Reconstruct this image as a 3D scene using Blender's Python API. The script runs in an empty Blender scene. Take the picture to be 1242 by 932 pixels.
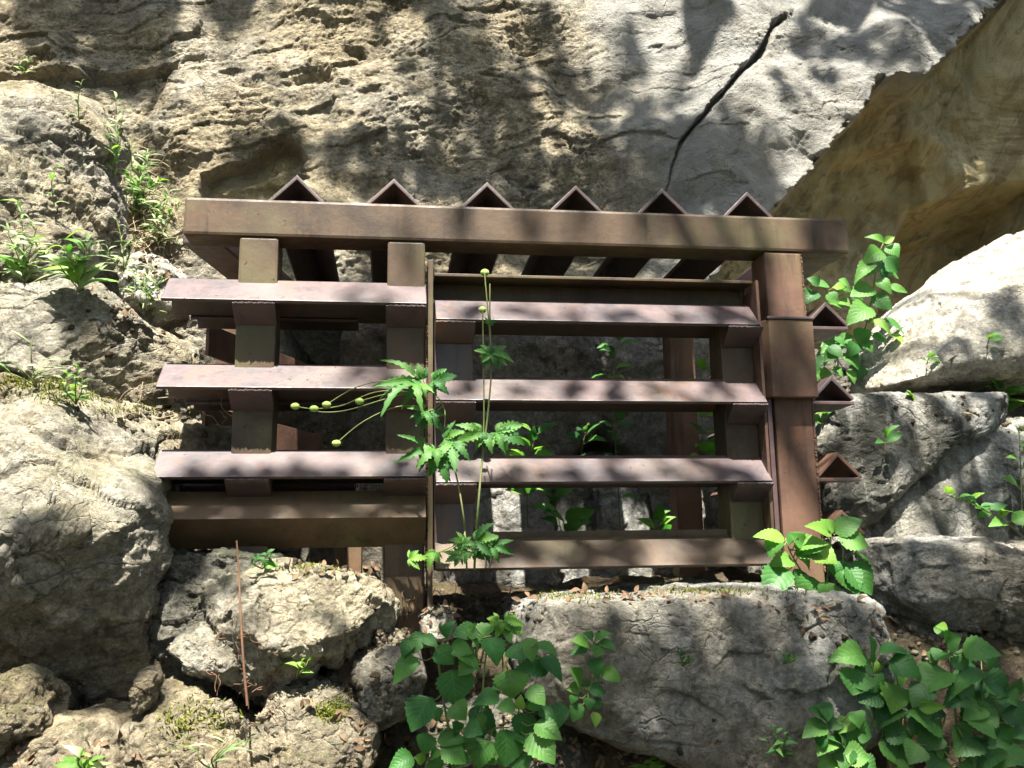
import bpy, bmesh, math, random
import numpy as np
from mathutils import Vector, Matrix
random.seed(7)
SC = bpy.context.scene
COL = SC.collection

# ---------------------------------------------------------------- camera
W0, H0, F0 = 1242.0, 932.0, 1120.0
yaw, pitch, roll = [math.radians(v) for v in (7.4, 10.6, -0.83)]
fw = Vector((math.sin(yaw)*math.cos(pitch), math.cos(yaw)*math.cos(pitch), math.sin(pitch)))
r0 = Vector((math.cos(yaw), -math.sin(yaw), 0)); u0 = r0.cross(fw)
CR = r0*math.cos(roll)+u0*math.sin(roll); CU = u0*math.cos(roll)-r0*math.sin(roll)
CAM = Vector((-0.0836, -2.3, 1.45))
cd = bpy.data.cameras.new("camera"); cam = bpy.data.objects.new("camera", cd); COL.objects.link(cam)
cd.sensor_fit = 'HORIZONTAL'; cd.sensor_width = 36.0; cd.lens = 36.0*F0/W0
cd.clip_start = 0.05; cd.clip_end = 2000
SC.cycles.max_bounces = 6; SC.cycles.diffuse_bounces = 3; SC.cycles.adaptive_threshold = .02
cam.matrix_world = Matrix(((CR.x, CU.x, -fw.x, CAM.x), (CR.y, CU.y, -fw.y, CAM.y), (CR.z, CU.z, -fw.z, CAM.z), (0, 0, 0, 1)))
SC.camera = cam

# ---------------------------------------------------------------- light
SUN_EL = math.radians(66); SUN_ROT = math.radians(186)
SUN = Vector((math.sin(SUN_ROT)*math.cos(SUN_EL), math.cos(SUN_ROT)*math.cos(SUN_EL), math.sin(SUN_EL)))
wd = bpy.data.worlds.new("World"); SC.world = wd; wd.use_nodes = True
wt = wd.node_tree; sky = wt.nodes.new('ShaderNodeTexSky'); sky.sky_type = 'NISHITA'; sky.sun_disc = False
sky.sun_elevation = SUN_EL; sky.sun_rotation = SUN_ROT; sky.air_density = 1.0; sky.dust_density = 2.0
bg = wt.nodes['Background']; bg.inputs['Strength'].default_value = 0.068
wt.links.new(sky.outputs[0], bg.inputs['Color'])
sl = bpy.data.lights.new("sun", 'SUN'); sl.energy = 5.0; sl.angle = math.radians(0.53); sl.color = (1.0, 0.95, 0.86)
so = bpy.data.objects.new("sun", sl); COL.objects.link(so); so.location = SUN*30
so.rotation_mode = 'QUATERNION'; so.rotation_quaternion = (-SUN).to_track_quat('-Z', 'Y')
SC.view_settings.view_transform = 'Standard'; SC.view_settings.look = 'None'
SC.view_settings.exposure = 2.2; SC.view_settings.gamma = 1.0; SC.view_settings.use_curve_mapping = False

# ---------------------------------------------------------------- helpers
def ray(px, py):
    return fw + CR*((px-W0/2)/F0) - CU*((py-H0/2)/F0)
def at(px, py, y):
    d = ray(px, py); return CAM + d*((y-CAM.y)/d.y)
def tag(o, label=None, cat=None, group=None, kind=None):
    if label: o['label'] = label
    if cat: o['category'] = cat
    if group: o['group'] = group
    if kind: o['kind'] = kind
    return o
def empty(name, loc):
    o = bpy.data.objects.new(name, None); COL.objects.link(o); o.location = loc; o.empty_display_size = 0.1
    return o
def root_loc(o):
    v = Vector((0, 0, 0))
    while o: v += o.location; o = o.parent
    return v
def link(name, me, mat, parent=None, origin=None, smooth=None):
    """link mesh whose coordinates are world coordinates"""
    off = root_loc(parent) if parent else Vector(origin) if origin is not None else Vector((0, 0, 0))
    if off.length > 0: me.transform(Matrix.Translation(-off))
    o = bpy.data.objects.new(name, me); COL.objects.link(o)
    if parent: o.parent = parent
    else: o.location = off
    if mat: me.materials.append(mat)
    if smooth is not None: me.shade_smooth() if smooth else me.shade_flat()
    return o
def obj(name, bm, mat, parent=None, origin=None, smooth=False):
    bm.normal_update()
    me = bpy.data.meshes.new(name); bm.to_mesh(me); bm.free()
    return link(name, me, mat, parent, origin, smooth)
def mesh_np(name, V, Fq, uv=None):
    """fast mesh from numpy verts and (n,k) face index array"""
    me = bpy.data.meshes.new(name); n, k = Fq.shape
    me.vertices.add(len(V)); me.vertices.foreach_set('co', np.ascontiguousarray(V, np.float32).ravel())
    me.loops.add(n*k); me.loops.foreach_set('vertex_index', np.ascontiguousarray(Fq, np.int32).ravel())
    me.polygons.add(n); me.polygons.foreach_set('loop_start', np.arange(0, n*k, k, dtype=np.int32))
    try: me.polygons.foreach_set('loop_total', np.full(n, k, np.int32))
    except Exception: pass
    me.update(calc_edges=True)
    if uv is not None:
        l = me.uv_layers.new(name='UVMap'); l.data.foreach_set('uv', uv[Fq.ravel()].astype(np.float32).ravel())
    me.validate()
    return me

# ---- numpy noise
def _h(ix, iy, iz, s):
    h = (ix*374761393 + iy*668265263 + iz*2147483647 + s*1274126177) & 0xffffffff
    h = ((h ^ (h >> 13))*1274126177) & 0xffffffff
    h = ((h ^ (h >> 15))*2246822519) & 0xffffffff
    return h ^ (h >> 16)
def noise(P, s=0):
    Pi = np.floor(P).astype(np.int64); f = P-Pi; u = f*f*f*(f*(f*6-15)+10); r = 0
    for dx in (0, 1):
        for dy in (0, 1):
            for dz in (0, 1):
                h = _h(Pi[:, 0]+dx, Pi[:, 1]+dy, Pi[:, 2]+dz, s)
                gx = ((h & 1023)/511.5-1); gy = (((h >> 10) & 1023)/511.5-1); gz = (((h >> 20) & 1023)/511.5-1)
                v = gx*(f[:, 0]-dx)+gy*(f[:, 1]-dy)+gz*(f[:, 2]-dz)
                w = (u[:, 0] if dx else 1-u[:, 0])*(u[:, 1] if dy else 1-u[:, 1])*(u[:, 2] if dz else 1-u[:, 2])
                r = r+v*w
    return r*1.25
def fbm(P, oct=5, s=0, g=0.5, lac=2.03, ridge=False):
    t = 0; a = 1.0; P = P+s*7.31
    for i in range(oct):
        n = noise(P, s+i)
        t = t+a*((0.35-np.abs(n))*1.6 if ridge else n); a *= g; P = P*lac+3.7
    return t
def worley(P, s=0):
    """nearest random cell: returns distance, gap to the next one, offset from its centre and three random numbers"""
    Q = P-.5; Pi = np.floor(Q).astype(np.int64); d1 = np.full(len(P), 9.); d2 = d1.copy(); off = np.zeros_like(P); hh = np.zeros(len(P), np.int64)
    for dx in (0, 1):
        for dy in (0, 1):
            for dz in (0, 1):
                c = Pi+np.array([dx, dy, dz]); h = _h(c[:, 0], c[:, 1], c[:, 2], s)
                o = P-(c+.5+(np.stack([(h & 1023), (h >> 10) & 1023, (h >> 20) & 1023], 1)/1023.-.5)*.9)
                d = np.sqrt((o*o).sum(1)); n = d < d1
                d2 = np.where(n, d1, np.minimum(d2, d)); d1 = np.where(n, d, d1); off[n] = o[n]; hh[n] = h[n]
    h2 = _h(hh, hh >> 7, hh >> 3, 5)
    return d1, d2-d1, off, np.stack([(h2 & 1023), (h2 >> 10) & 1023, (h2 >> 20) & 1023], 1)/511.5-1
def facets(P, s=0, tilt=.9, lift=.25):
    """broken rock: every cell is a little tilted plane of its own"""
    d, gap, off, r = worley(P+np.stack([noise(P*1.7, s+7), noise(P*1.7+9, s+8), noise(P*1.7+19, s+9)], 1)*.35, s)
    return (off*r).sum(1)*tilt+r[:, 0]*lift-.12*np.exp(-(gap/.05)**2)
def sdf_poly(X, Z, poly):
    """signed distance to polygon (negative inside)"""
    p = np.array(poly); d = np.full(X.shape, 1e9); ins = np.zeros(X.shape, bool); n = len(p)
    for i in range(n):
        a = p[i]; b = p[(i+1) % n]; e = b-a
        t = np.clip(((X-a[0])*e[0]+(Z-a[1])*e[1])/(e@e+1e-12), 0, 1)
        d = np.minimum(d, np.hypot(X-a[0]-t*e[0], Z-a[1]-t*e[1]))
        c = ((a[1] > Z) != (b[1] > Z)); ins ^= c & (X < (b[0]-a[0])*(Z-a[1])/(b[1]-a[1]+1e-12)+a[0])
    return np.where(ins, -d, d)
def sstep(a, b, x):
    t = np.clip((x-a)/(b-a), 0, 1); return t*t*(3-2*t)

# ---------------------------------------------------------------- materials
class NT:
    def __init__(s, name):
        s.m = bpy.data.materials.new(name); s.m.use_nodes = True; s.t = s.m.node_tree; s.t.nodes.clear()
        s.out = s.t.nodes.new('ShaderNodeOutputMaterial')
    def n(s, ty, **k):
        nd = s.t.nodes.new('ShaderNode'+ty)
        for a, v in k.items():
            if a.startswith('i_'):
                key = a[2:].replace('_', ' '); nd.inputs[int(key) if key.isdigit() else key].default_value = v
            else: setattr(nd, a, v)
        return nd
    def l(s, a, b): s.t.links.new(a, b)
    def noise(s, vec, scale, detail=6, rough=0.6, dist=0.0):
        nd = s.n('TexNoise', i_Scale=scale, i_Detail=detail, i_Roughness=rough, i_Distortion=dist)
        s.l(vec, nd.inputs['Vector']); return nd.outputs['Fac']
    def ramp(s, fac, a, b, ca=(0, 0, 0, 1), cb=(1, 1, 1, 1)):
        nd = s.n('MapRange', interpolation_type='SMOOTHSTEP'); s.l(fac, nd.inputs['Value'])
        nd.inputs['From Min'].default_value = a; nd.inputs['From Max'].default_value = b
        return nd.outputs['Result']
    def mix(s, fac, a, b, mode='MIX'):
        nd = s.n('Mix', data_type='RGBA', blend_type=mode)
        for v, i in ((fac, 0), (a, 6), (b, 7)):
            if isinstance(v, (int, float)): nd.inputs[i].default_value = v
            elif isinstance(v, tuple): nd.inputs[i].default_value = (*v, 1) if len(v) == 3 else v
            else: s.l(v, nd.inputs[i])
        return nd.outputs[2]
    def math(s, op, a, b=0.0):
        nd = s.n('Math', operation=op)
        for v, i in ((a, 0), (b, 1)):
            if isinstance(v, (int, float)): nd.inputs[i].default_value = v
            else: s.l(v, nd.inputs[i])
        return nd.outputs[0]
    def bump(s, h, strength, dist, prev=None):
        nd = s.n('Bump', i_Strength=strength, i_Distance=dist); s.l(h, nd.inputs['Height'])
        if prev: s.l(prev, nd.inputs['Normal'])
        return nd.outputs['Normal']
    def scale(s, vec, v):
        nd = s.n('VectorMath', operation='MULTIPLY'); nd.inputs[1].default_value = v; s.l(vec, nd.inputs[0]); return nd.outputs[0]

def rock_mat(name, A, B, grey=(0.27, 0.28, 0.27), greyamt=0.5, stain=0.4, stain_col=(0.05, 0.052, 0.042), white=0.15, moss=0.1, rough=1.0, seed=0.0, streak=0.0):
    t = NT(name); g = t.n('NewGeometry')
    ad = t.n('VectorMath', operation='ADD'); ad.inputs[1].default_value = (seed*3.1, seed*1.7, seed*2.3); t.l(g.outputs['Position'], ad.inputs[0]); P = ad.outputs[0]
    n1 = t.noise(P, 5, 8, .62, .4); n2 = t.noise(P, 2.0, 6, .6, .8); n3 = t.noise(P, 26, 12, .78); n4 = t.noise(P, 4.5 if name in ('cliff_limestone', 'tan_limestone') else 9, 10, .7, .3)
    c = t.mix(t.ramp(n1, .36, .64), A, B)
    c = t.mix(t.math('MULTIPLY', t.ramp(n2, .5-.25*greyamt, .72-.25*greyamt), min(1, greyamt*1.3)), c, grey)
    fine = t.ramp(n3, .3, .7)
    v = t.n('MapRange'); t.l(fine, v.inputs['Value']); v.inputs['To Min'].default_value = .45; v.inputs['To Max'].default_value = 1.35
    hs = t.n('HueSaturation'); t.l(c, hs.inputs['Color']); v2 = t.n('MapRange'); t.l(t.noise(P, 75, 6, .75), v2.inputs['Value']); v2.inputs['From Min'].default_value = .32; v2.inputs['From Max'].default_value = .66; v2.inputs['To Min'].default_value = .66; v2.inputs['To Max'].default_value = 1.40
    t.l(t.math('MULTIPLY', v.outputs[0], v2.outputs[0]), hs.inputs['Value']); c = hs.outputs['Color']
    # dark algal stain and pale lichen / calcite patches
    c = t.mix(t.math('MULTIPLY', t.ramp(n4, .52, .70), stain), c, stain_col)
    if streak > 0:
        ns = t.noise(t.scale(P, (7, 7, .9)), 1.0, 8, .65, .3)
        c = t.mix(t.math('MULTIPLY', t.ramp(ns, .47, .57), streak), c, stain_col)
    nw = t.noise(P, 7.3, 11, .7, .6); nw2 = t.noise(P, 60, 4, .6)
    c = t.mix(t.math('MULTIPLY', t.ramp(t.math('ADD', nw, t.math('MULTIPLY', nw2, .12)), .66, .74), white), c, (.46, .47, .44))
    sep = t.n('SeparateXYZ'); t.l(g.outputs['Normal'], sep.inputs[0])
    nm = t.noise(P, 6, 9, .7)
    mm = t.math('MULTIPLY', t.math('MULTIPLY', t.ramp(sep.outputs['Z'], .1, .8), t.ramp(nm, .48, .62)), moss)
    c = t.mix(mm, c, (.07, .085, .018))
    vo = t.n('TexVoronoi', feature='F1', i_Scale=38.0); t.l(P, vo.inputs['Vector'])
    vod = t.n('VectorMath', operation='ADD'); 
    b1 = t.noise(P, 13, 12, .72, .5)
    b2 = t.noise(P, 70, 8, .7)
    b3 = t.noise(t.scale(P, (1, 1, 2.2)), 30, 8, .7, 1.2)
    b4 = t.noise(P, 150, 5, .7)
    N = t.bump(b1, min(1, .7*rough), .05)
    N = t.bump(b3, min(1, .85*rough), .022, N)
    N = t.bump(b2, min(1, .95*rough), .020, N)
    N = t.bump(b4, min(1, .7*rough), .006, N)
    wv = t.n('TexNoise', i_Scale=6.0, i_Detail=5.0); t.l(P, wv.inputs['Vector'])
    wm = t.n('VectorMath', operation='MULTIPLY_ADD'); wm.inputs[1].default_value = (.16, .16, .16); t.l(wv.outputs['Color'], wm.inputs[0]); t.l(t.scale(P, (1, 1, 1.5)), wm.inputs[2])
    for sc_, w_, d_ in ((4.0, .018, .012), (11.0, .03, .008)):
        ve = t.n('TexVoronoi', feature='DISTANCE_TO_EDGE', i_Scale=sc_); t.l(wm.outputs[0], ve.inputs['Vector'])
        ck = t.math('MULTIPLY', t.ramp(ve.outputs['Distance'], w_, 0), t.ramp(t.noise(P, 3.1, 3, .5), .52, .66))
        N = t.bump(ck, .9, -d_, N); c = t.mix(t.math('MULTIPLY', ck, .22), c, stain_col)
    pit = t.ramp(t.noise(P, 34, 3, .5, .8), .25, .42)
    N = t.bump(pit, min(1, .6*rough), .012, N)
    p = t.n('BsdfPrincipled', i_Roughness=.9); p.inputs['Specular IOR Level'].default_value = .25
    t.l(c, p.inputs['Base Color']); t.l(N, p.inputs['Normal']); t.l(p.outputs[0], t.out.inputs[0])
    return t.m

def steel_mat(name, base, dark, rust, olive, rustamt=.35, oliveamt=.4, rough=.46, spec=.5):
    t = NT(name); g = t.n('NewGeometry'); oi = t.n('ObjectInfo')
    ad = t.n('VectorMath', operation='ADD'); t.l(g.outputs['Position'], ad.inputs[0])
    sc = t.n('VectorMath', operation='SCALE'); t.l(oi.outputs['Random'], sc.inputs['Scale']); sc.inputs[0].default_value = (5, 9, 3)
    t.l(sc.outputs[0], ad.inputs[1]); P = ad.outputs[0]
    n1 = t.noise(P, 6, 8, .6, .3); n2 = t.noise(P, 3.2, 5, .55, .6); n3 = t.noise(P, 90, 6, .7); n4 = t.noise(P, 30, 8, .7)
    ns = t.noise(t.scale(P, (14, 14, 1.1)), 1.0, 6, .6)
    c = t.mix(t.ramp(n1, .38, .66), base, dark)
    c = t.mix(t.math('MULTIPLY', t.ramp(n2, .48, .66), oliveamt), c, olive)
    c = t.mix(t.math('MULTIPLY', t.ramp(ns, .52, .7), oliveamt*.6), c, dark)
    c = t.mix(t.math('MULTIPLY', t.ramp(n4, .54, .68), rustamt), c, rust)
    c = t.mix(t.math('MULTIPLY', t.ramp(n3, .55, .75), .45), c, rust)
    n5 = t.noise(P, 4.0, 9, .72, .5); nr = t.noise(t.scale(P, (22, 22, 2.2)), 1.0, 7, .65)
    c = t.mix(t.math('MULTIPLY', t.ramp(n5, .56, .68), rustamt*1.9), c, rust)
    c = t.mix(t.math('MULTIPLY', t.ramp(nr, .54, .68), .6), c, tuple(x*.55 for x in dark))
    fl = t.noise(P, 55, 5, .65, .5)
    flm = t.math('MULTIPLY', t.ramp(fl, .66, .70), t.ramp(n2, .45, .6))
    c = t.mix(t.math('MULTIPLY', flm, .95), c, tuple(x*.6 for x in dark))
    r = t.n('MapRange'); t.l(n4, r.inputs['Value']); r.inputs['From Min'].default_value = .3; r.inputs['From Max'].default_value = .7
    r.inputs['To Min'].default_value = rough-.08; r.inputs['To Max'].default_value = rough+.2
    N = t.bump(n3, .25, .002); N = t.bump(n4, .3, .003, N); N = t.bump(flm, .9, -.003, N); N = t.bump(t.noise(P, 7, 3, .5), .12, .02, N)
    p = t.n('BsdfPrincipled'); p.inputs['Specular IOR Level'].default_value = spec
    t.l(r.outputs[0], p.inputs['Roughness']); t.l(c, p.inputs['Base Color']); t.l(N, p.inputs['Normal']); t.l(p.outputs[0], t.out.inputs[0])
    return t.m

def leaf_mat(name, col, col2, trans=.35, vein=.6):
    t = NT(name); uv = t.n('UVMap'); g = t.n('NewGeometry'); sep = t.n('SeparateXYZ'); t.l(uv.outputs[0], sep.inputs[0])
    u = t.math('ABSOLUTE', t.math('SUBTRACT', sep.outputs['X'], .5))
    ph = t.math('SUBTRACT', t.math('MULTIPLY', sep.outputs['Y'], 7.0), t.math('MULTIPLY', u, 5.0))
    fr = t.math('ABSOLUTE', t.math('SUBTRACT', t.math('FRACT', ph), .5))
    side = t.ramp(fr, .12, .0); mid = t.ramp(u, .03, .008)
    vm = t.math('MAXIMUM', t.math('MULTIPLY', side, .7), mid)
    n = t.noise(g.outputs['Position'], 14, 4, .6); nf = t.noise(g.outputs['Position'], 120, 4, .6)
    c = t.mix(t.ramp(n, .35, .65), col, col2)
    c = t.mix(t.math('MULTIPLY', t.ramp(nf, .4, .7), .25), c, tuple(x*.6 for x in col))
    ta = t.n('Attribute', attribute_name='tone'); hv = t.n('HueSaturation'); t.l(c, hv.inputs['Color'])
    mv = t.n('MapRange'); t.l(ta.outputs['Fac'], mv.inputs['Value']); mv.inputs['To Min'].default_value = .62; mv.inputs['To Max'].default_value = 1.3; t.l(mv.outputs[0], hv.inputs['Value'])
    mh = t.n('MapRange'); t.l(ta.outputs['Fac'], mh.inputs['Value']); mh.inputs['To Min'].default_value = .515; mh.inputs['To Max'].default_value = .475; t.l(mh.outputs[0], hv.inputs['Hue']); c = hv.outputs['Color']
    edge = t.math('MULTIPLY', t.ramp(t.math('ADD', u, t.math('MULTIPLY', nf, .25)), .58, .64), t.ramp(n, .55, .62)); c = t.mix(t.math('MULTIPLY', edge, .7), c, (.16, .10, .03))
    c = t.mix(t.math('MULTIPLY', vm, .30*vein), c, (col[0]*2.2+.02, col[1]*1.6+.02, col[2]*1.6+.01))
    hole = t.ramp(t.noise(g.outputs['Position'], 75, 2, .4), .735, .75)
    c = t.mix(hole, c, (.05, .035, .015))
    N = t.bump(vm, .4*vein, -.002); N = t.bump(fr, .35*vein, .003, N); N = t.bump(nf, .15, .001, N)
    p = t.n('BsdfPrincipled', i_Roughness=.5); p.inputs['Specular IOR Level'].default_value = .35
    t.l(c, p.inputs['Base Color']); t.l(N, p.inputs['Normal'])
    tr = t.n('BsdfTranslucent'); hs = t.n('HueSaturation', i_Saturation=1.1, i_Value=1.5); t.l(c, hs.inputs['Color']); t.l(hs.outputs[0], tr.inputs['Color'])
    mx = t.n('MixShader', i_0=trans); t.l(p.outputs[0], mx.inputs[1]); t.l(tr.outputs[0], mx.inputs[2]); t.l(mx.outputs[0], t.out.inputs[0])
    return t.m
def plain_mat(name, a, b, scale=20, rough=.8, bump=.3, bd=.004):
    t = NT(name); g = t.n('NewGeometry'); P = g.outputs['Position']
    n = t.noise(P, scale, 8, .65); c = t.mix(t.ramp(n, .35, .65), a, b)
    p = t.n('BsdfPrincipled', i_Roughness=rough); p.inputs['Specular IOR Level'].default_value = .3
    t.l(c, p.inputs['Base Color']); t.l(t.bump(n, bump, bd), p.inputs['Normal']); t.l(p.outputs[0], t.out.inputs[0]); return t.m

TAN = (.40, .345, .225); TAN2 = (.27, .225, .145); GREY = (.31, .31, .285)
M = {}
def cliff_mat():
    """cliff: pale tan to grey limestone; the stone of the right hand hollow is olive brown"""
    m = rock_mat('cliff_limestone', (.43, .365, .24), (.31, .255, .165), (.32, .31, .27), .42, .42, white=.25, moss=.25, seed=1, streak=.25)
    t = NT.__new__(NT); t.m = m; t.t = m.node_tree
    p = [n for n in t.t.nodes if n.type == 'BSDF_PRINCIPLED'][0]
    src = p.inputs['Base Color'].links[0].from_socket
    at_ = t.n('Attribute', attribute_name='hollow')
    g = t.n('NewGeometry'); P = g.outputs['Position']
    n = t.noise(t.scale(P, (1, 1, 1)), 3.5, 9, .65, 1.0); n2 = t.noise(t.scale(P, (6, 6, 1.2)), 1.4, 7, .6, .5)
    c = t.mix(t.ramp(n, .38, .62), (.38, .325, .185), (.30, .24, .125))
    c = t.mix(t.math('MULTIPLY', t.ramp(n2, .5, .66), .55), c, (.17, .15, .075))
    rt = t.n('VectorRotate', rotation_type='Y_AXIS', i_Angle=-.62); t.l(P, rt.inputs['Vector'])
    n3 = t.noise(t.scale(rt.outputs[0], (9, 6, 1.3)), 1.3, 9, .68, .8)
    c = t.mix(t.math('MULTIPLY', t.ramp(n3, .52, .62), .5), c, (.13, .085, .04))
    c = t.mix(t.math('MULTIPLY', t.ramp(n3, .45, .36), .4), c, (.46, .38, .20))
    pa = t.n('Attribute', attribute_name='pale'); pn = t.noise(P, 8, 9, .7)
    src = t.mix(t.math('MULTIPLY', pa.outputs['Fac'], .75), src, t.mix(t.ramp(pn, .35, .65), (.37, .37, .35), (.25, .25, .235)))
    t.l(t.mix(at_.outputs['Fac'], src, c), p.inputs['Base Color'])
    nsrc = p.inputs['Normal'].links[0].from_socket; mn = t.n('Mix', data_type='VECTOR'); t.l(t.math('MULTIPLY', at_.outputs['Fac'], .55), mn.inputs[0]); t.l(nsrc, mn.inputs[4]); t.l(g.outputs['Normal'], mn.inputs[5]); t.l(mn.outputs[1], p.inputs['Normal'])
    return m
M['cliff'] = cliff_mat()
M['tan'] = rock_mat('tan_limestone', (.43, .38, .265), (.33, .28, .185), GREY, .4, .36, white=.35, moss=.35, seed=2)
M['grey'] = rock_mat('grey_limestone', (.36, .335, .275), (.26, .235, .185), (.33, .33, .31), .6, .35, white=.55, moss=.2, seed=3)
M['greystreak'] = rock_mat('streaked_limestone', (.40, .38, .32), (.30, .28, .225), (.34, .345, .325), .6, .4, white=.4, moss=.15, seed=4, streak=.85)
M['white'] = rock_mat('pale_limestone', (.50, .46, .37), (.40, .36, .28), (.42, .42, .40), .35, .2, white=.4, moss=.05, seed=5, rough=.8)
M['dark'] = rock_mat('shade_darkened_limestone', (.19, .17, .125), (.14, .125, .09), (.17, .17, .15), .4, .4, white=.15, moss=.35, seed=6)  # limestone colour darkened for the rocks that lie in shade
M['brown'] = rock_mat('earthy_limestone', (.38, .32, .21), (.26, .21, .135), (.28, .27, .23), .35, .3, white=.5, moss=.45, seed=7)
M['soil'] = rock_mat('soil', (.12, .085, .05), (.075, .052, .032), (.13, .11, .08), .3, .3, white=.05, moss=.4, seed=8)
M['floor'] = plain_mat('forest_floor', (.045, .038, .022), (.03, .036, .016), 6, .95, .6, .02)
M['bars'] = steel_mat('rusted_steel_bar', (.072, .042, .041), (.032, .022, .027), (.13, .055, .024), (.085, .062, .034), .4, .4, rough=.46, spec=.68)
M['frame'] = steel_mat('weathered_steel_frame', (.085, .055, .032), (.042, .028, .018), (.12, .06, .027), (.105, .090, .042), .35, .9, rough=.5, spec=.35)
M['olive'] = steel_mat('olive_brown_steel', (.105, .068, .036), (.06, .04, .022), (.14, .065, .026), (.105, .098, .045), .4, .9, rough=.55, spec=.35)
M['rust'] = steel_mat('orange_rusted_steel', (.15, .082, .055), (.075, .042, .030), (.185, .09, .045), (.13, .095, .048), .45, .6, rough=.58, spec=.3)
M['leaf'] = leaf_mat('broad_leaf', (.048, .165, .032), (.070, .215, .040))
M['leaf_light'] = leaf_mat('young_leaf', (.11, .27, .04), (.15, .32, .05), .4)
M['leaf_dark'] = leaf_mat('shade_darkened_leaf', (.03, .11, .026), (.045, .14, .03))  # leaf colour darkened for leaves lying behind and in shade
M['lobed'] = leaf_mat('lobed_leaf', (.055, .175, .034), (.075, .21, .04), .4)
M['weed'] = leaf_mat('weed_leaf', (.22, .33, .13), (.36, .45, .26), .4, .3)
M['yellow'] = leaf_mat('yellow_leaf', (.32, .36, .06), (.38, .34, .07), .4, .3)
M['stem'] = plain_mat('green_stem', (.12, .17, .045), (.17, .17, .07))
M['bark'] = plain_mat('twig_bark', (.19, .10, .055), (.12, .065, .04))
M['straw'] = plain_mat('dry_straw', (.42, .34, .23), (.28, .21, .14))
M['head'] = plain_mat('seed_head', (.27, .37, .09), (.20, .30, .07), 220, .7, .5, .002)
M['canopy'] = leaf_mat('canopy_leaf', (.05, .12, .025), (.065, .15, .03), .25, .2)
M['forest'] = plain_mat('far_foliage', (.05, .10, .022), (.03, .065, .016), 3)
M['trunk'] = plain_mat('tree_bark', (.11, .085, .06), (.07, .055, .04), 25, .9, .8, .02)
M['litter'] = plain_mat('dead_leaf', (.16, .10, .055), (.08, .05, .03), 40)

# ---------------------------------------------------------------- setting: ground, bank, cliff
def grid_mesh(name, X, Y, Z):
    n, m = X.shape; V = np.stack([X.ravel(), Y.ravel(), Z.ravel()], 1)
    i = np.arange(n*m).reshape(n, m)
    Fq = np.stack([i[:-1, :-1].ravel(), i[:-1, 1:].ravel(), i[1:, 1:].ravel(), i[1:, :-1].ravel()], 1)
    return mesh_np(name, V, Fq)
def axis(lo, hi, step, far_lo, far_hi, k=1.18):
    a = list(np.arange(lo, hi, step)); s = step
    while a[-1] < far_hi: s *= k; a.append(a[-1]+s)
    b = []; s = step; v = lo
    while v > far_lo: s *= k; v -= s; b.append(v)
    return np.array(b[::-1]+a)

def build_ground():
    xs = axis(-3, 4, .12, -400, 400, 1.25); ys = axis(-4, -0.6, .12, -400, 400, 1.25)
    X, Y = np.meshgrid(xs, ys)
    P = np.stack([X.ravel(), Y.ravel(), 0*X.ravel()], 1)
    Z = (fbm(P*.8, 5, 31)*.12).reshape(X.shape)*np.exp(-(np.hypot(X, Y)/60)**2) - .02
    tag(link('ground', grid_mesh('ground', X, Y, Z), M['floor'], smooth=True), kind='structure')
build_ground()

def build_bank():
    xs = axis(-1.8, 2.4, .012, -12, 12, 1.2); ss = np.arange(0, 2.6, .012)   # s runs up the bank face, then back along its top
    S, X = np.meshgrid(ss, xs, indexing='ij')
    pts = [(-1.05, -.05), (-.62, .5), (-.20, .95), (-.07, 1.22), (.10, 1.335), (.6, 1.35), (1.6, 1.36)]
    L = np.cumsum([0]+[math.dist(pts[i], pts[i+1]) for i in range(len(pts)-1)])
    S2 = S/ss[-1]*L[-1]
    Y = np.interp(S2, L, [p[0] for p in pts]); Z = np.interp(S2, L, [p[1] for p in pts])
    P = np.stack([X.ravel(), Y.ravel(), Z.ravel()], 1)
    d = (fbm(P*2.2, 5, 41)*.05+fbm(P*14, 5, 42, .6)*.014).reshape(X.shape)
    Z = Z+d; Y = Y-d*.6
    tag(link('soil_bank', grid_mesh('soil_bank', X, Y, Z), M['soil'], smooth=True), kind='structure')
build_bank()

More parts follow.
